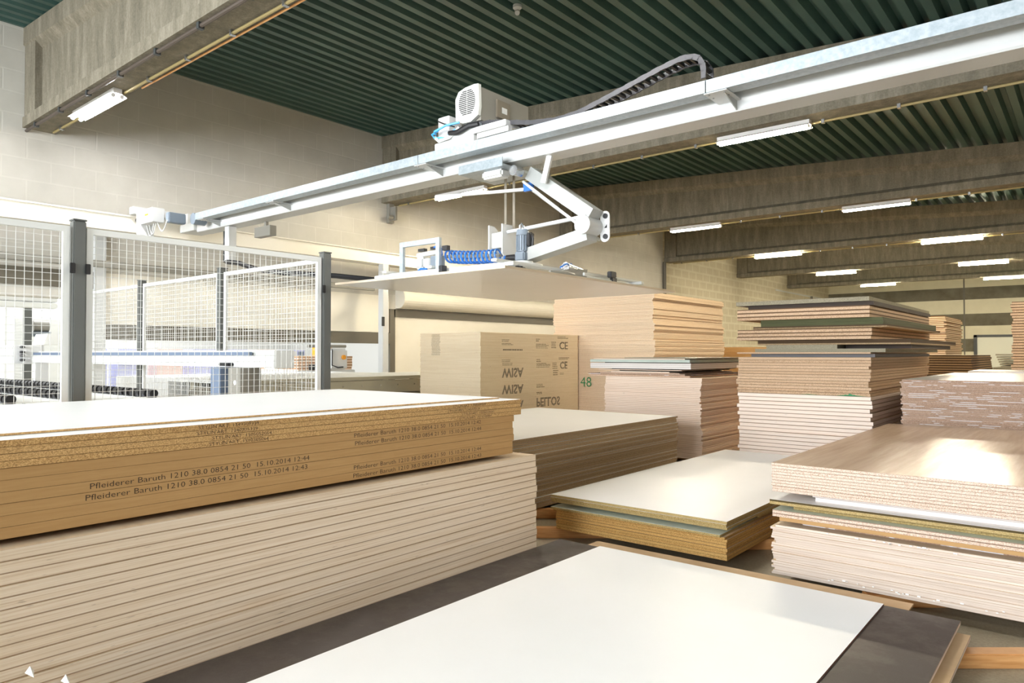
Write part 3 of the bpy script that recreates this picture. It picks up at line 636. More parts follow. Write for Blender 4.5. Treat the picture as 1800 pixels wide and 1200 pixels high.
# energy chain on the bridge
path = [(-4.98, 3.80), (-4.85, 3.81), (-4.6, 3.79), (-4.35, 3.735), (-4.1, 3.68), (-3.8, 3.645), (-3.55, 3.66), (-3.30, 3.715), (-3.0, 3.785), (-2.75, 3.845), (-2.58, 3.875), (-2.48, 3.875), (-2.41, 3.84), (-2.375, 3.78), (-2.37, 3.70), (-2.38, 3.62)]
def resample(p, d):
    out = [Vector((p[0][0], p[0][1]))]; carry = 0
    P = [Vector(q) for q in p]; sm = []
    for i in range(len(P) - 1):
        for k in range(20): sm.append(P[i].lerp(P[i + 1], k / 20))
    sm.append(P[-1]); last = sm[0]; acc = 0
    for q in sm[1:]:
        acc += (q - last).length; last = q
        if acc >= d: out.append(q); acc = 0
    return out
cc = thing('cable_chain', 'grey-black cable chain arching over the crane bridge rail', 'cable chain', (-3.6, 5.3, 3.5))
pp = resample(path, .058)
for i in range(len(pp) - 1):
    a, b = pp[i], pp[i + 1]; d = (b - a).normalized(); nrm = Vector((-d.y, d.x))
    lk = None
    for y in (5.24, 5.38):
        m_ = MB(); c0, c1 = a - d * .002, b + d * .002
        m_.bar((c0.x, y, c0.y), (c1.x, y, c1.y), .014, .046 if i % 2 else .040, up=(0, 0, 1) if abs(d.x) > .5 else (1, 0, 0))
        q = part(m_, 'chain_link', M['chain'], cc if lk is None else lk)
        if lk is None: lk = q
    mid = (a + b) / 2
    part(MB().bar((mid.x, 5.248, mid.y), (mid.x, 5.372, mid.y), .022, .03, up=(nrm.x, 0, nrm.y)), 'chain_crossbar', M['black'], lk)

# ================================================================== STACKS OF BOARDS
# S1: thick plywood at the left, brown boards and chipboard on top of it
G = 'thick birch plywood boards of the large stack at lower left'
s1 = stack('plywood_board', 'thick birch plywood', 'in the long lower left stack', -5.14, -3.06, -.45, 3.965, .094, .0435, 16, 'ply_near', 'plyface', jx=.004, jy=.012, seed=3, jr=.0004, gap=.0012)
board('support_board', -4.95, -3.45, -.3, 3.6, .790, .024, 'dark_edge', 'kraft', 'kraft', 'dark recessed board between the plywood and the brown boards at left')  # added spacer; its dark edge paints the shadow of the gap
s1b = stack('mdf_board', 'smooth brown', 'in the printed pack on the lower left plywood', -5.13, -3.12, -.42, 3.785, .8145, .0436, 6, 'mdf', 'mdfface', jx=.0015, jy=.008, seed=4, jr=0, gap=.0012)
s1c = stack('chipboard', 'coarse chipboard', 'in the four laid on the brown boards', -5.13, -3.115, -.42, 3.86, 1.0765, .0262, 4, 'chip_near', 'mdfface', 'white', jx=.002, jy=.006, seed=5, jr=0, gap=.001)
board('chipboard', -5.12, -3.27, -.4, 3.81, 1.1815, .009, 'chip_near', 'white', 'white', 'thin white faced board, topmost on the large stack at left')
def face_x(o): return o.location.x + max(v[0] for v in (tuple(q.co) for q in o.data.vertices)) + .0008
FX = .0
brown = [(1, 3.06, 4.0, '42', 0), (2, 0, 0, '44', 0)]
def baruth(b, ya, yb, end):
    tm = text_mesh('Pfleiderer Baruth 1210 38.0 0854 21 50  15.10.2014 12:' + end, .023, yb - ya)
    print_on(b, on_xface(tm, face_x(b), ya, b.location.z + .011), M['ink'], label='dark printed line of lettering and date')
def ypx(px, x=-3.12):
    u = (px - 900) / 1245.0; return x * (.7704 + u * .6374) / (-.6374 + u * .7704)
# boards counted from the top: 1,2 right group; 3,4 left group; 5,6 right group
top = s1b[::-1]
baruth(top[0], ypx(623), ypx(845), '42'); baruth(top[1], ypx(625), ypx(846), '44')
baruth(top[4], ypx(623), ypx(846), '44'); baruth(top[5], ypx(622), ypx(846), '43')
baruth(top[2], ypx(161), ypx(545), '44'); baruth(top[3], ypx(153), ypx(541), '43')
for (b, p0, p1, s), (q0, q1) in zip([(s1c[3], 349, 455, "1349309339"), (s1c[2], 347, 453, "1340705339"), (s1c[1], 373, 477, "1505052054"), (s1c[0], 368, 472, "1510305064")], [(795, 853), (787, 843), (811, 866), (807, 863)]):
    for a, c in ((p0, p1), (q0, q1)):
        tm = text_mesh("STYLIN'ART  " + s, .016, ypx(c) - ypx(a)); print_on(b, on_xface(tm, face_x(b), ypx(a), b.location.z + .005), M['ink'], label='brown printed lettering and number')
# white paper scraps sticking out of the plywood stack
for (y, z, lb) in ((.894, .326, 'small white paper scrap at the lower left corner'), (1.012, .255, 'small white paper scrap, right one at the lower left corner')):
    s = MB(); s.add([(-3.054, y - .014, z), (-3.0, y, z - .006), (-3.054, y + .016, z), (-3.045, y, z + .024)], [[0, 1, 3], [1, 2, 3], [0, 2, 1], [0, 3, 2]])
    solo(s, 'paper_scrap', M['white'], lb, 'paper', 'paper scraps in the plywood stack')

# S2: chipboard stack with a white top behind S1
s2 = stack('chipboard', 'grey-brown chipboard', 'in the white-topped stack behind the long left stack', -6.05, -3.925, 4.55, 7.88, .1, .019, 34, 'chip_grey', 'white', 'whitegloss', jx=.009, jy=.012, seed=8, drift=.012)
# S3: low stack with the white top in the centre
def s3():
    w = 'in the low white-topped stack at centre'
    stack('chipboard', 'golden chipboard', 'in the lower pack of the low centre stack', -3.40, -1.965, 4.675, 8.14, .085, .0207, 7, 'chip_gold', 'kraft', jx=.008, jy=.006, seed=11)
    board('chipboard', -3.42, -1.975, 4.66, 8.1, .2302, .016, 'chip_gold', 'kraft', 'kraft', 'tan board under the pale green sheet of the low centre stack')
    board('chipboard', -3.43, -2.0, 4.64, 7.6, .2465, .016, 'chip_green', 'palegreen', 'palegreen', 'pale green sheet jutting out of the low centre stack')
    board('chipboard', -3.20, -2.06, 4.98, 7.9, .2628, .018, 'dark_edge', 'kraft', 'kraft', 'recessed dark board above the pale green sheet at centre')  # spacer in an open gap, shade put into its dark edge
    board('chipboard', -3.10, -1.96, 5.25, 7.9, .2812, .018, 'chip_green', 'kraft', 'kraft', 'recessed olive edged board below the white sheets at centre')
    stack('chipboard', 'olive edged white', 'of the three on the low centre stack', -3.435, -1.955, 4.655, 8.15, .2996, .019, 3, 'chip_green', 'white', 'whitegloss', jx=.006, jy=.004, seed=12)
s3()
# S4: walnut topped stack at the right
def s4():
    stack('plywood_board', 'thin mixed plywood', 'in the lower pack under the walnut stack', -1.625, .44, 4.6, 7.9, .088, .0143, 22, 'ply_thin', 'plyface', jx=.016, jy=.006, seed=21)
    for o in []: pass
    board('chipboard', -1.47, .44, 4.70, 7.9, .4030, .028, 'chip_fleck', 'white', 'white', 'recessed board with white chipped edges above the thin plywood at right')
    board('mdf_board', -1.585, .44, 4.605, 7.9, .4312, .024, 'mdf', 'mdfface', 'mdfface', 'smooth brown board under the chipboards of the walnut stack')
    stack('chipboard', 'rosy chipboard', 'of the two under the pale green edge at right', -1.63, .44, 4.6, 7.9, .4554, .0215, 2, 'chip_right', 'palegreen', jx=.004, jy=.003, seed=22)
    board('chipboard', -1.52, .44, 4.68, 7.9, .4986, .033, 'whitegloss' if 0 else 'chip_green', 'palegreen', 'palegreen', 'recessed pale board in the middle of the walnut stack')
    board('chipboard', -1.645, .44, 4.6, 7.9, .5318, .030, 'chip_green', 'white', 'palegreen', 'olive edged board jutting out in the middle of the walnut stack')
    stack('white_board', 'recessed white', 'of the two under the walnut pack at right', -1.40, .44, 4.70, 7.9, .5620, .0265, 2, 'whiteedge', 'white', jx=.01, jy=.002, seed=23)
    stack('chipboard', 'light chipboard', 'in the walnut-topped pack at right', -1.63, .44, 4.6, 7.92, .6153, .0183, 10, 'chip_right', 'walnut', 'walnut', jx=.004, jy=.004, seed=24)
def white_edge():
    m, nt, b = newmat('white_laminated_edge', .45); zf = zfrac(nt, .0265)
    nt.links.new(ramp(nt, zf, [(0, '#a08d80'), (.10, '#e6dfda'), (.9, '#e9e4df'), (1, '#a08d80')]), b.inputs['Base Color']); return m
M['whiteedge'] = white_edge()
s4()
# white chips hanging at the thin plywood
ch = MB(); rr = random.Random(5)
for k in range(46):
    x = -1.30 + rr.random() ** 1.3 * 1.6; z = rr.choice([.398, .396, .392, .125, .118, .112]); s = rr.uniform(.004, .012); ch.box(x, x + s * 1.6, 4.588, 4.594, z, z + s * .6)
solo(ch, 'torn_laminate_chips', M['white'], 'white torn laminate chips along the thin plywood edges at right', 'chips', kind='stuff')
# S5: white-flecked stack behind S4
stack('chipboard', 'white-chipped', 'in the pale-topped stack behind the walnut one', -1.65, .45, 8.62, 12.3, .612, .019, 32, 'chip_fleck', 'whitegloss', 'whitegloss', jx=.014, jy=.006, seed=31)
def pack(x0, x1, y0, y1, z1, n, edge, label):
    b = MB(); t = (z1 - .0) / n; rr = random.Random(int(x0 * 100) % 97)
    for i in range(n):
        j = rr.uniform(-.006, .006); b.box(x0 + j, x1 + j, y0 - j, y1 - j, i * t, (i + 1) * t - .001)
    solo(b, 'hidden_board_pack', M[edge], label, 'boards', kind='stuff')
pack(-1.65, .45, 8.62, 12.3, .611, 20, 'chip_fleck', 'lower boards of the white-chipped stack, hidden behind the walnut stack')

# S6: tall mixed tower right of centre
def s6():
    def bx(x0, x1, y0, y1, z0, t, e, f, lab, nm='chipboard', **k): return board(nm, x0, x1, y0, y1, z0, t, e, f, f, lab, 'mixed boards on the tall tower', **k)
    stack('plywood_board', 'white-edged plywood', 'in the lower half of the tall tower', -3.455, -1.94, 8.6, 12.1, .099, .046, 20, 'ply_white', 'plyface', jx=.018, jy=.008, seed=41, gap=.003)
    s = stack('chipboard', 'speckled chipboard', 'in the middle pack of the tall tower', -3.465, -1.955, 8.6, 12.1, 1.0195, .0338, 13, 'chip_tower', 'kraft', jx=.016, jy=.010, seed=42, gap=.002)
    bx(-3.32, -1.92, 8.68, 12.0, 1.4592, .038, 'purple_grey', 'greyface', 'recessed purple-grey board on the middle pack of the tower')
    bx(-3.47, -1.945, 8.6, 12.05, 1.4975, .019, 'chip_tower', 'greyface', 'thin light board above the purple-grey one on the tower')
    bx(-3.25, -1.80, 8.62, 11.9, 1.5168, .040, 'grey_board', 'greyface', 'grey speckled board jutting right on the tall tower')
    bx(-3.11, -2.30, 8.62, 11.2, 1.5570, .046, 'grey_board', 'greyface', 'short grey board with a dark gap on the tall tower')
    bx(-2.28, -1.60, 8.9, 11.6, 1.5570, .046, 'dark_edge', 'kraft', 'short dark board beside the short grey one on the tower')
    bx(-3.23, -1.56, 8.66, 11.8, 1.6034, .060, 'chip_grey', 'kraft', 'thick brown recessed board midway up the tall tower')
    stack('chipboard', 'rosy speckled', 'of three in the tower below the green gap', -3.46, -1.93, 8.6, 12.1, 1.6638, .043, 3, 'chip_tower', 'kraft', jx=.012, jy=.004, seed=43, gap=.002)
    bx(-3.27, -1.78, 8.62, 12.0, 1.7932, .032, 'chip_grey', 'kraft', 'brown board just below the dark green ones on the tower')
    stack('green_board', 'dark green edged', 'of the two high in the tall tower', -3.19, -1.83, 8.66, 12.0, 1.8255, .041, 2, 'dark_green', 'greyface', jx=.004, jy=.003, seed=44, gap=.001)
    stack('chipboard', 'pale speckled', 'of three below the tower top sheet', -3.46, -1.95, 8.6, 12.2, 1.9079, .0455, 3, 'chip_tower', 'kraft', jx=.006, jy=.004, seed=45, gap=.002)
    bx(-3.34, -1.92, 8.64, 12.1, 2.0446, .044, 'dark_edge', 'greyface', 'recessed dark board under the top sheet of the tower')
    bx(-3.47, -1.95, 8.58, 12.2, 2.0890, .048, 'grey_board', 'greyface', 'light grey speckled sheet, very top of the tall tower')
    # green spray mark on the lowest chipboard of the middle pack
    b0 = s[0]; b0.rotation_euler.z = 0; b0.location.y = 10.345; fy = 10.345 - 1.75 - .0015; g = MB(); rr = random.Random(9)
    N_ = 44; x0_, x1_ = -2.30, -1.995
    for a_, b_, pk, hh_ in ((x0_, x1_, .45, .030), (-2.70, -2.52, .5, .006)):
        lo, hi = [], []
        for k in range(N_ + 1):
            u = k / N_; e_ = max(0, 1 - abs(u - pk) / .5) ** 1.5; lo.append((a_ + (b_ - a_) * u, fy, 1.0215)); hi.append((a_ + (b_ - a_) * u, fy, 1.0235 + hh_ * e_ * rr.uniform(.35, 1)))
        for k in range(N_): g.add([lo[k], lo[k + 1], hi[k + 1], hi[k]], [[0, 1, 2, 3]])
    print_on(b0, g, M['greenink'], 'spray_mark', 'green spray mark')
    return s
s6()
# S7: pale plywood tower left of S6
def s7():
    stack('plywood_board', 'pale plywood', 'in the tower right behind the white-topped stack', -5.53, -4.05, 8.8, 10.6, .098, .0245, 44, 'ply_pink', 'plyface', jx=.012, jy=.008, seed=51, gap=.0015, drift=.02)
    def bx(x0, x1, z0, t, e, lab, y0=8.8, y1=10.6): return board('offcut_board', x0, x1, y0, y1, z0, t, M_[e] if 0 else e, 'greyface', 'greyface', lab, 'assorted boards on the pale plywood tower')
    z = 1.1785
    bx(-5.76, -4.19, z, .024, 'chip_pink', 'ragged chipboard directly on the pale plywood tower', 8.78); z += .0245
    bx(-5.80, -4.26, z, .018, 'chip_fleck', 'ragged board with white chips, second above the pale plywood', 8.78); z += .0185
    bx(-5.62, -4.36, z, .012, 'chip_pink', 'thin pink edged board over the ragged ones', 8.82); z += .0125
    bx(-5.45, -4.52, z, .016, 'ply_pink', 'short pale board in the dark gap of the plywood tower', 8.84); z += .0165
    bx(-5.4, -4.4, z, .014, 'dark_edge', 'dark recessed board in the gap of the plywood tower', 9.0); z += .0145  # fills the gap; dark colour stands for the shade in it
    bx(-5.66, -4.34, z, .010, 'ply_pink', 'thin light board below the white ones on the plywood tower', 8.84); z += .0105
    bx(-5.5, -4.3, z, .012, 'dark_edge', 'dark gap board below the three white ones', 8.95); z += .0125  # fills the gap under the white boards, shade painted as dark edge
    stack('white_board', 'white-edged', 'of the three on the pale plywood tower', -5.78, -4.19, 8.8, 10.6, z, .0265, 3, 'whiteedge', 'white', jx=.006, jy=.004, seed=52); z += .0797
    bx(-5.55, -4.2, z, .010, 'dark_edge', 'thin black board over the white-edged ones', 8.84); z += .0105  # fills the gap over the white boards, its shade painted dark
    for k, nm in enumerate(('lower', 'upper')):
        bx(-5.78, -4.20, z, .019, 'teal_edge', nm + ' of two pale teal edged boards near the top of the plywood tower', 8.8); z += .0195
    bx(-5.72, -4.27, z, .013, 'ply_pink', 'light topped board near the top of the plywood tower'); z += .0135
    bx(-5.2, -4.1, z, .014, 'grey_board', 'narrow grey sheet, very top of the plywood tower'); z += .0145
M['teal_edge'] = noisy('pale_teal_board_edge', '#b9c8bd', '#d5dfd6', (3, 3, 90), 1, .6)
s7()
# S8: tall chipboard stack behind, S9: printed plywood stack
s8 = stack('chipboard', 'tan chipboard', 'in the tall stack under the hanging sheet', -7.79, -5.725, 10.65, 13.5, .105, .025, 97, 'chip_yellow', 'kraft', jx=.010, jy=.008, seed=61, drift=.022)
s9 = stack('plywood_board', 'printed plywood', 'in the stack with large upside-down lettering', -8.57, -7.24, 8.0, 10.62, .390, .018, 80, 'ply_print', 'plyface', jx=.004, jy=.008, seed=71, gap=.0008, jr=.0002)
pack(-8.57, -7.24, 8.0, 10.62, .389, 20, 'ply_print', 'lowest boards of the printed plywood stack, hidden behind the white top')
def slice_print(boards, mb, mat, name, label=None, gap=.0022):
    zs = [v[2] for v in mb.v]; lo, hi = min(zs), max(zs)
    bm0 = bmesh.new(); vs = [bm0.verts.new(v) for v in mb.v]
    for f in mb.f:
        try: bm0.faces.new([vs[i] for i in f])
        except ValueError: pass
    for b in boards:
        z0 = b.location.z + gap; z1 = b.location.z + b.data.vertices[4].co.z - gap
        if z1 < lo or z0 > hi: continue
        bm = bm0.copy()
        bmesh.ops.bisect_plane(bm, geom=bm.verts[:] + bm.edges[:] + bm.faces[:], plane_co=(0, 0, z0), plane_no=(0, 0, -1), clear_outer=True)
        bmesh.ops.bisect_plane(bm, geom=bm.verts[:] + bm.edges[:] + bm.faces[:], plane_co=(0, 0, z1), plane_no=(0, 0, 1), clear_outer=True)
        if len(bm.faces):
            o = MB(); o.frombm(bm); print_on(b, o, mat, name, label)
        bm.free()
    bm0.free()
def y9(px): return ypx(px, -7.23)
def z9(px, py):
    y = y9(px); dep = 7.23 * .6374 + y * .7704; return 1.5 + (621 - py) / 1245.0 * dep
xf = -7.2275
for b in s9: b.rotation_euler.z = 0; b.location.x = -7.905
xf = -7.905 + .665 + .0012
# large words, mirrored top to bottom as on the turned sheets
for (a, c, py0, py1, s) in ((883, 921, 663, 646, 'WISA'), (883, 921, 692, 675, 'WISA'), (883, 921, 720, 704, 'WISA'), (944, 985, 713, 697, 'PELLOS')):
    z0 = z9((a + c) / 2, py0); z1 = z9((a + c) / 2, py1)
    slice_print(s9, on_xface(text_mesh(s, z1 - z0, y9(c) - y9(a), True), xf, y9(a), z0, True), M['ink'], 'printed_letters', 'dark letter strokes', .0032)
for (a, c, py0, py1) in ((984, 999, 614, 600), (985, 998, 648, 635)):
    z0 = z9((a + c) / 2, py0); z1 = z9((a + c) / 2, py1)
    slice_print(s9, on_xface(text_mesh('CE', z1 - z0, y9(c) - y9(a), True), xf, y9(a), z0, True), M['ink'], 'printed_letters', 'dark letter strokes', .0032)
# bottom tips of a word under the upper pack, small print blocks
def block(a, c, py0, py1, rows, mat, seed):
    rr = random.Random(seed); z0 = z9(a, py0); z1 = z9(a, py1); m = MB(); ya, yb = y9(a), y9(c); dz = (z1 - z0) / rows
    for r in range(rows):
        y = ya; end = yb - rr.random() * (yb - ya) * .35
        while y < end:
            w = rr.uniform(.008, .03); m.add([(xf, y, z0 + dz * (r + .2)), (xf, y + w, z0 + dz * (r + .2)), (xf, y + w, z0 + dz * (r + .7)), (xf, y, z0 + dz * (r + .7))], [[0, 1, 2, 3]]); y += w + .008
    slice_print(s9, m, mat, 'small_print', None, .001)
k = 0
for a, c, p0, p1, rows in ((885, 920, 616, 612, 1), (883, 898, 600, 595, 2), (883, 905, 606, 602, 2), (883, 897, 636, 631, 2), (884, 905, 642, 637, 2), (943, 950, 600, 594, 2), (943, 966, 612, 603, 4), (944, 952, 636, 630, 2), (944, 969, 646, 637, 4), (970, 980, 612, 599, 4), (972, 981, 648, 636, 4), (973, 983, 660, 649, 3), (985, 992, 658, 654, 2), (944, 958, 681, 674, 3), (944, 956, 693, 688, 2), (981, 1001, 595, 590, 2), (983, 1002, 632, 627, 2)):
    k += 1; block(a, c, p0, p1, rows, M['ink'] if rows == 1 else M['inkfaint'], k)
# dashed stamps on the front edges of the upper printed boards
for b in s9[-20:-1]:
    m = MB(); rr = random.Random(int(b.location.z * 1000)); x = -8.30
    fy = 8.0 + (b.location.y - 9.31) - .0012
    while x < -8.12:
        w = rr.uniform(.01, .025); m.add([(x, fy, b.location.z + .006), (x + w, fy, b.location.z + .006), (x + w, fy, b.location.z + .0125), (x, fy, b.location.z + .0125)], [[0, 1, 2, 3]]); x += w + .006
    print_on(b, m, M['inkfaint'], 'edge_stamp')
# green hand-written number on the front of the tall chipboard stack
def x8(px): u = (px - 900) / 1245.0; return 10.65 * (-.6374 + u * .7704) / (.7704 + u * .6374)
def z8(px, py): x = x8(px); return 1.5 + (621 - py) / 1245.0 * (-x * .6374 + 10.65 * .7704)
a = z8(1031, 679); b = z8(1031, 662)
fy8 = min(bb.location.y for bb in s8) - 1.425 - .006
t48 = on_yface(text_mesh('48', b - a, x8(1040) - x8(1021)), fy8, x8(1021), a)
bb = min(s8, key=lambda q: abs(q.location.z - (a + b) / 2)); print_on(bb, t48, M['greenink'], 'marker_number', 'green hand-written number 48')

# N: near low pile with the dark film board and the white sheet
GN = 'boards of the low pile in the foreground'
board('film_board', -2.95, -.55, 1.3, 4.18, .0715, .018, 'ply_thin', 'darkfilm', 'darkfilm', 'lowest dark faced board of the foreground pile', GN)
board('chipboard', -2.98, -.50, 1.25, 4.16, .0900, .018, 'ply_thin', 'kraft', 'kraft', 'pale board jutting right under the dark film board in the foreground', GN)
board('chipboard', -2.86, -.80, 1.2, 4.45, .1085, .010, 'chip', 'kraft', 'kraft', 'tan board whose strip shows behind the foreground white sheet', GN)
board('plywood_board', -3.02, -.56, 1.2, 4.20, .1190, .012, 'ply_thin', 'plyface', 'plyface', 'thin plywood directly under the dark film board in the foreground', GN)
board('film_board', -3.035, -.55, 1.15, 4.22, .1315, .0185, 'ply_thin', 'darkfilm', 'darkfilm', 'dusty dark film-faced board under the foreground white sheet', GN)
board('white_board', -2.69, -.90, 1.16, 4.215, .1503, .009, 'redbrown', 'white', 'white', 'large bright white sheet in the foreground', GN)
# battens on the floor
def batten(cx, cy, L, ang, label, w=.09, h=.07, z=0.0):
    b = MB(); b.box(-L / 2, L / 2, -w / 2, w / 2, 0, h, 0, .006); o = bpy.data.objects.new('wooden_batten', b.mesh('wooden_batten', M['pine'])); C.objects.link(o)
    o.location = (cx, cy, z); o.rotation_euler.z = math.radians(ang); return meta(o, label, 'batten', 'wooden battens under the stacks')
batten(-.10, 4.38, 1.5, 39.6, 'pine batten at the lower right edge, leaving the foreground pile')
batten(-.72, 4.92, .95, 39.6, 'pine batten between the foreground pile and the walnut stack', h=.075)
batten(-3.55, 4.62, 1.2, 39.6, 'front pine batten between the left plywood and low centre stack', h=.08)
batten(-3.75, 5.35, 1.2, 39.6, 'rear pine batten between the left plywood and low centre stack', h=.08)
batten(-1.9, 5.55, 1.3, 39.6, 'pine batten between the low centre stack and the walnut stack', h=.08)
sup = [(-4.1, .3, 'front, under the long left plywood stack'), (-4.1, 3.0, 'rear, under the long left plywood stack'), (-5.0, 5.4, 'front, under the grey-brown stack'), (-5.0, 7.2, 'rear, under the grey-brown stack'), (-2.7, 7.4, 'rear, under the low centre stack'), (-.6, 5.4, 'front, under the walnut stack'), (-.6, 7.3, 'rear, under the walnut stack'), (-2.7, 9.2, 'front, under the tall tower'), (-2.7, 11.5, 'rear, under the tall tower'), (-4.8, 9.3, 'front, under the pale plywood tower'), (-4.8, 10.3, 'rear, under the pale plywood tower'), (-6.75, 11.2, 'front, under the tall tan stack'), (-6.75, 13.0, 'rear, under the tall tan stack'), (-1.75, 1.7, 'front, under the foreground pile'), (-1.75, 3.7, 'rear, under the foreground pile')]
hh = [.093, .093, .099, .099, .084, .087, .087, .098, .098, .097, .097, .104, .104, .071, .071]
for (x, y, l), h in zip(sup, hh): batten(x, y, 1.2, 0, 'wooden bearer ' + l, h=h)

# background stacks
def bgstack(nm, adj, where, x0, x1, y0, y1, z1, t, n, edge, rest, seed, **k):
    stack(nm, adj, where, x0, x1, y0, y1, z1 - n * t, t, n, edge, 'kraft', seed=seed, **k)
    b = MB(); b.box(x0, x1, y0, y1, 0, z1 - n * t - .001, 0, .004); solo(b, 'hidden_board_pack', M[edge], rest, 'boards', kind='stuff')
bgstack('chipboard', 'yellow warped', 'in the stack just right of the tall tower', -4.6, -2.85, 20, 22.6, 2.42, .045, 21, 'chip_yellow', 'hidden lower boards of the yellow stack behind the tall tower', 81, jx=.03, jy=.03, jr=.01)
bgstack('chipboard', 'brown', 'in the low stack in front of the yellow one', -3.6, -1.85, 16, 19.2, 1.47, .047, 8, 'chip', 'hidden lower boards of the low brown background stack', 82, jx=.02, jy=.02)
bgstack('chipboard', 'orange-brown', 'in the tall stack cut by the right edge', -1.07, .9, 14, 17, 2.34, .044, 27, 'chip_tower', 'hidden lower boards of the stack at the right edge', 83, jx=.02, jy=.02)
bgstack('mdf_board', 'orange-brown', 'of the two glimpsed left of the tall tower', -7.4, -5.1, 15, 17, 1.64, .05, 2, 'mdf', 'hidden lower boards behind the pale plywood tower', 84, jx=.01, jy=.01)
for k in range(6):
    board('slat', -1.75 - k * .02, -1.05 + R.uniform(-.05, .05), 20, 21.5, 1.18 + k * .055, .035, 'grey_board', 'white', 'white', 'thin light slat, %s of the small heap right of the low brown stack' % ('lowest' if k == 0 else nth(k + 1) + ' from below' if k < 5 else 'topmost'), 'thin slats in the background')
solo(MB().box(-1.9, -1.0, 20, 21.5, 0, 1.178, 0, .004), 'hidden_board_pack', M['grey_board'], 'pale pack carrying the thin slats in the background', 'boards', kind='stuff')
board('white_board', -1.5, .9, 12.5, 13.9, 1.21, .03, 'whiteedge', 'white', 'white', 'white sheet glimpsed behind the white-chipped stack')
solo(MB().box(-1.45, .8, 12.55, 13.85, 0, 1.208, 0, .004), 'hidden_board_pack', M['chip'], 'pack carrying the glimpsed white sheet', 'boards', kind='stuff')

# ================================================================== FENCE, ROLLER TABLE AND MACHINES AT LEFT
FXx = -5.35
def post(x, y, lb, w=.10, h=2.40):
    p = thing('fence_post', lb, 'post', (x, y, 0), 'dark grey fence posts')
    part(MB().box(x - w / 2, x + w / 2, y - w / 2, y + w / 2, .012, h, 0, .006), 'square_tube', M['anthracite'], p)
    part(MB().box(x - w / 2 - .004, x + w / 2 + .004, y - w / 2 - .004, y + w / 2 + .004, h + .0005, h + .012, 0, .003), 'end_cap', M['anthracite'], p)
    part(MB().box(x - .11, x + .11, y - .11, y + .11, 0, .012), 'foot_plate', M['anthracite'], p)
    return p
p1 = post(FXx, 1.825, 'thick dark grey fence post at left, nearest the viewer', .078)
p2 = post(FXx, 3.83, 'dark grey fence post at the fence corner, left of the hanging sheet', .078)
for p, y in ((p1, 1.778), (p1, 1.872), (p2, 3.783)):
    part(MB().box(FXx + .041, FXx + .056, y - .016, y + .016, 2.04, 2.11, 0, .003), 'panel_clamp', M['black'], p)
def fence_panel(axis, c, a0, a1, lb, z0=.12, z1=2.36, pitch=.05, wr=.0015, fw=.04):
    """axis 'y': lies in the plane x=c and runs along y; axis 'x': plane y=c, runs along x"""
    def bx(m, u0, u1, v0, v1, d0, d1):
        if axis == 'y': m.box(c + d0, c + d1, u0, u1, v0, v1)
        else: m.box(u0, u1, c + d0, c + d1, v0, v1)
    base = (c, (a0 + a1) / 2, z0) if axis == 'y' else ((a0 + a1) / 2, c, z0)
    p = thing('mesh_fence', lb, 'fence', base, 'white wire mesh fence panels')
    f = MB(); bx(f, a0, a1, z1 - fw, z1, -.015, .015); bx(f, a0, a1, z0, z0 + fw, -.015, .015); bx(f, a0, a0 + fw, z0 + fw, z1 - fw, -.015, .015); bx(f, a1 - fw, a1, z0 + fw, z1 - fw, -.015, .015)
    part(f, 'panel_frame', M['framewhite'], p)
    w = MB(); u = a0 + fw + pitch / 2
    while u < a1 - fw: bx(w, u - wr, u + wr, z0 + fw, z1 - fw, -wr, wr); u += pitch
    v = z0 + fw + pitch / 2
    while v < z1 - fw: bx(w, a0 + fw, a1 - fw, v - wr, v + wr, wr * 1.02, wr * 3); v += pitch
    part(w, 'wire_mesh', M['framewhite'], p); return p
fence_panel('y', FXx, 1.875, 3.78, 'wire mesh fence panel between the two thick dark posts')
fence_panel('y', FXx, -.25, 1.77, 'wire mesh fence panel at the left edge of the photo')
# inner fence running to the wall
xs = [-5.43, -6.95, -7.08, -8.87, -9.0, -10.9]
fence_panel('x', 3.83, -7.11, -5.42, 'inner wire mesh panel next to the fence corner post')
fence_panel('x', 3.83, -9.06, -7.23, 'inner wire mesh panel, second from the corner post')
fence_panel('x', 3.83, -10.88, -9.18, 'inner wire mesh panel, third from the corner post')
post(-7.17, 3.83, 'inner fence post, first behind the mesh', .08)
post(-9.12, 3.83, 'inner fence post, second behind the mesh', .08)
post(-10.96, 3.83, 'inner fence post, third behind the mesh near the wall pillar', .08)
post(-13.35, 3.83, 'fence post seen through the left opening, right one', .10)
post(-14.4, 3.55, 'fence post at the left edge beyond the opening', .10)
fence_panel('x', 3.83, -14.5, -13.45, 'bright mesh panel beyond the left wall opening')

# pressure gantry beam
ga = thing('saw_gantry', 'long pale blue-grey machine gantry beam behind the wire mesh', 'machine', (-8.5, 3.5, 1.36))
part(MB().box(-11.7, -5.62, 3.42, 3.56, 1.375, 1.478, 0, .004), 'gantry_beam', M['machinewhite'], ga)
part(MB().box(-11.7, -5.95, 3.43, 3.47, 1.4785, 1.515), 'linear_rail', M['bluegrey'], ga)
part(MB().box(-11.7, -5.62, 3.50, 3.56, 1.4785, 1.53), 'rear_strip', M['framewhite'], ga)
part(MB().box(-5.61, -5.44, 3.38, 3.58, 1.37, 1.53, 0, .006), 'end_cover', M['framewhite'], ga)
part(MB().box(-6.35, -6.18, 3.36, 3.418, 1.385, 1.415, 0, .006), 'cable_entry', M['black'], ga)
hb = part(MB().box(-12.6, -11.75, 3.2, 3.56, 1.36, 1.62, 0, .012), 'drive_box', M['machinewhite'], ga)
for z in (1.41, 1.47, 1.52, 1.59): part(MB().cyl((-11.745, 3.30, z), (-11.66, 3.30, z), .022, 10), 'black_knob', M['black'], hb, True)
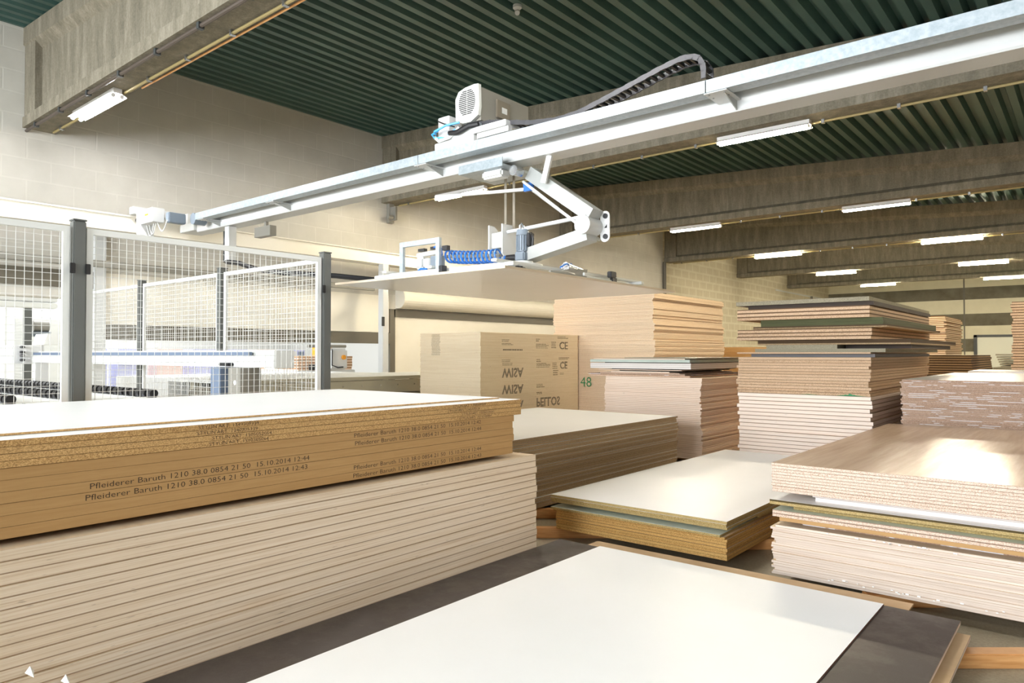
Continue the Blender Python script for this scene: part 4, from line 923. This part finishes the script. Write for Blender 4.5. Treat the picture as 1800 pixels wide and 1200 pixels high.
part(MB().prism([(3.45, 1.60), (3.75, 1.60), (3.72, 1.76), (3.50, 1.76)], lambda q, z, e: ((-12.3, -11.8)[e], q + .14, z + .03)), 'slanted_cover', M['framewhite'], ga)
part(MB().box(-6.42, -6.24, 3.32, 3.52, .0, 1.374, 0, .006), 'gantry_column', M['bluegrey'], ga)
c2 = part(MB().box(-6.10, -5.88, 3.32, 3.52, .0, 1.374, 0, .006), 'gantry_column', M['greybox'], ga)
part(MB().cyl((-5.97, 3.315, 1.24), (-5.97, 3.319, 1.24), .022, 14), 'round_label', M['white'], c2)
part(MB().box(-11.62, -11.5, 3.40, 3.56, 0, 1.37), 'gantry_column', M['machinewhite'], ga)

# roller tables with black castors
rt = thing('castor_table', 'roller table with rows of small black castors behind the fence', 'conveyor', (-10.2, 2.7, 0))
for y, x0, x1, z in ((3.26, -12.9, -7.4, 1.07), (2.58, -12.9, -7.4, 1.07), (2.02, -12.9, -7.4, 1.07)):
    part(MB().box(x0, x1, y - .07, y + .07, z - .10, z - .02, 0, .004), 'table_bar', M['framewhite'], rt)
    for x in (x0 + .3, x1 - .3): part(MB().box(x - .04, x + .04, y - .04, y + .04, 0, z - .101), 'leg', M['framewhite'], rt)
    k = 0
    while x0 + .08 + k * .14 < x1 - .05:
        x = x0 + .08 + k * .14; m_ = MB()
        m_.cyl((x - .045, y, z + .022), (x + .045, y, z + .022), .042, 12); m_.cyl((x - .012, y, z - .02), (x - .012, y, z + .02), .05, 10)
        part(m_, 'castor', M['black'], rt, True); k += 1

# long feed table in front of the wall opening
ft = thing('feed_table', 'long beige-grey machine table with bolted side, right of the fence', 'machine table', (-10.2, 7.5, 0))
part(MB().box(-10.95, -9.04, 5.0, 10.1, 1.08, 1.125, 0, .004), 'table_top', M['machinewhite'], ft)
sp = part(MB().box(-9.015, -9.0, 5.0, 10.1, .86, 1.07), 'side_sheet', M['machine'], ft)
part(MB().box(-9.03, -8.985, 5.0, 10.1, 1.075, 1.13, 0, .004), 'edge_strip', M['machine'], ft)
for k in range(13): part(MB().cyl((-8.999, 5.3 + k * .37, .985), (-8.990, 5.3 + k * .37, .985), .012, 10), 'bolt', M['steel'], sp, True)
for x in (-10.7, -9.3):
    for y in (5.3, 9.8): part(MB().box(x - .06, x + .06, y - .06, y + .06, 0, 1.079), 'leg', M['machine'], ft)
part(MB().box(-10.9, -9.06, 5.1, 10.0, .3, .85), 'under_cover', M['machine'], ft)
solo(MB().box(-12.9, -10.97, 5.0, 9.2, 0, 1.12, 0, .01), 'feed_bed', M['machinewhite'], 'white machine bed between the bolted table and the wall opening', 'machine')
# rounded cover in front of it
cvr = MB(); pts = []
for k in range(9):
    a = math.pi * k / 8; pts.append((4.62 - .18 * math.cos(a), .92 + .14 * math.sin(a)))
cvr.prism([(4.44, .0)] + pts + [(4.80, .0)], lambda q, z, e: ((-9.2, -8.0)[e], q, z))
solo(cvr, 'rounded_cover', M['darkbeam'], 'dark rounded ribbed machine cover behind the mesh, under the gantry beam', 'machine cover')
# boards and machines of the next hall
def mini(x0, x1, y0, y1, z0, n, t, edge, where, seed): return stack('chipboard', 'pinkish', where, x0, x1, y0, y1, z0, t, n, edge, 'kraft', seed=seed, jx=.01, jy=.01)
mini(-15.2, -13.4, 8.9, 10.35, 1.13, 5, .062, 'ply_pink', 'in the small pack seen through the wall opening', 91)
solo(MB().box(-15.25, -13.35, 8.85, 10.4, 0, 1.129, 0, .01), 'machine_bed', M['machinewhite'], 'white machine bed beyond the wall opening', 'machine')
sw = thing('saw_unit', 'white and grey saw head with cables beyond the wall opening', 'machine', (-13.2, 9.5, 1.13))
part(MB().box(-13.3, -12.75, 9.25, 9.75, 1.13, 1.62, 0, .05), 'saw_housing', M['machinewhite'], sw)
part(MB().tube([(-12.74, 9.3, 1.60), (-12.70, 9.28, 1.58), (-12.70, 9.28, 1.25), (-12.66, 9.4, 1.2), (-12.6, 9.5, 1.21)], .014, 8), 'cable', M['black'], sw, True)
part(MB().cyl((-12.74, 9.6, 1.42), (-12.70, 9.6, 1.42), .05, 14), 'orange_knob', M['orange'], sw, True)
part(MB().box(-13.32, -13.2, 9.1, 9.24, 1.14, 1.26, 0, .01), 'foot_block', M['black'], sw)
solo(MB().cyl((-12.6, 8.75, 1.66), (-12.6, 9.55, 1.66), .035, 14).box(-12.64, -12.56, 8.6, 8.75, 1.625, 1.695), 'pneumatic_cylinder', M['greybox'], 'grey pneumatic cylinder under the dark lintel', 'cylinder', smooth=True)
ob = thing('orange_machine', 'orange and black device between the board pack and the saw head', 'machine', (-16.2, 11.5, 1.3))
part(MB().box(-16.4, -16.0, 11.3, 11.7, 1.13, 1.75, 0, .03), 'body', M['orange'], ob)
part(MB().cyl((-15.99, 11.45, 1.5), (-15.96, 11.45, 1.5), .10, 18), 'dial', M['framewhite'], ob, True)
part(MB().box(-16.45, -15.95, 11.2, 11.8, 0, 1.129, 0, .01), 'pedestal', M['greybox'], ob)
lab = ['first from the left', 'second from the left', 'third from the left', 'fourth from the left', 'fifth from the left', 'sixth from the left', 'seventh from the left']
M['lilac'] = flat('pale_lilac_cabinet', '#b9bce0', .5); M['pinkish'] = flat('pale_pink_cabinet', '#e3c8c2', .5)
for k in range(7):
    y = 5.6 + k * .78; cb = thing('control_cabinet', 'small pale cabinet seen through mesh under the lintel, ' + lab[k], 'cabinet', (-15.8, y, 0), 'pale cabinets beyond the wall opening')
    part(MB().box(-16.1, -15.6, y - .28, y + .28, 0, 1.60, 0, .01), 'cabinet_body', M['lilac'] if k % 3 != 2 else M['pinkish'], cb)
    part(MB().box(-15.599, -15.58, y - .22, y + .04, 1.28, 1.56, 0, .004), 'cabinet_door', M['machinewhite'], cb)
    part(MB().box(-15.599, -15.585, y + .09, y + .24, 1.25, 1.55), 'vent_panel', M['bluegrey'], cb)
# things beyond the left opening
lc = thing('storage_cabinet', 'large bright cabinet beyond the left opening with small dark lock', 'cabinet', (-14.9, 4.6, 0))
part(MB().box(-15.4, -14.6, 4.0, 5.4, 0, 2.12, 0, .01), 'cabinet_body', M['machinewhite'], lc)
part(MB().box(-14.599, -14.58, 4.1, 4.7, .1, 2.05, 0, .006), 'cabinet_door', M['framewhite'], lc)
part(MB().box(-14.579, -14.57, 4.14, 4.18, 1.88, 1.98), 'lock', M['black'], lc)
wc = thing('white_duct', 'white horizontal beam below the dark lintel at the left edge', 'beam', (-12.9, 1.5, 2.2))
part(MB().box(-13.05, -12.85, -1.2, 4.1, 2.32, 2.55, 0, .01), 'upper_beam', M['machinewhite'], wc)
part(MB().box(-13.05, -12.85, -1.2, 4.1, 2.22, 2.30, 0, .01), 'lower_beam', M['framewhite'], wc)
mb_ = thing('fan_motor', 'small ribbed grey motor seen through the mesh at far left', 'motor', (-12.7, 3.2, 1.8))
part(MB().cyl((-13.5, 3.95, 1.95), (-13.5, 4.17, 1.95), .09, 18), 'motor_body', M['greybox'], mb_, True)
part(MB().box(-13.58, -13.42, 3.93, 4.19, 1.78, 1.86), 'motor_foot', M['motor'], mb_)
part(MB().box(-13.55, -13.45, 4.0, 4.1, 0, 1.779), 'pillar', M['machinewhite'], mb_)
# hanging cable arm between bridge and inner fence
hc = thing('cable_festoon', 'light drop arm with dark cable trunk hanging under the bridge end', 'cable arm', (-9.6, 5.3, 2.7))
part(MB().box(-9.86, -9.74, 5.3, 5.42, 2.86, 3.36, 0, .004), 'drop_arm', M['lightpaint'], hc)
part(MB().box(-9.90, -9.87, 5.3, 5.4, 2.84, 3.30), 'dark_strip', M['doorframe'], hc)
part(MB().tube([(-9.80, 5.30, 2.84), (-9.5, 5.32, 2.80), (-9.1, 5.4, 2.68), (-8.7, 5.5, 2.62), (-8.0, 5.9, 2.56), (-7.4, 6.4, 2.48)], .035, 8), 'cable_trunk', M['black'], hc, True)
part(MB().box(-9.3, -8.9, 5.45, 5.55, 3.16, 3.30).box(-9.1, -9.05, 5.48, 5.52, 3.3, 3.37), 'sensor_block', M['greybox'], hc)
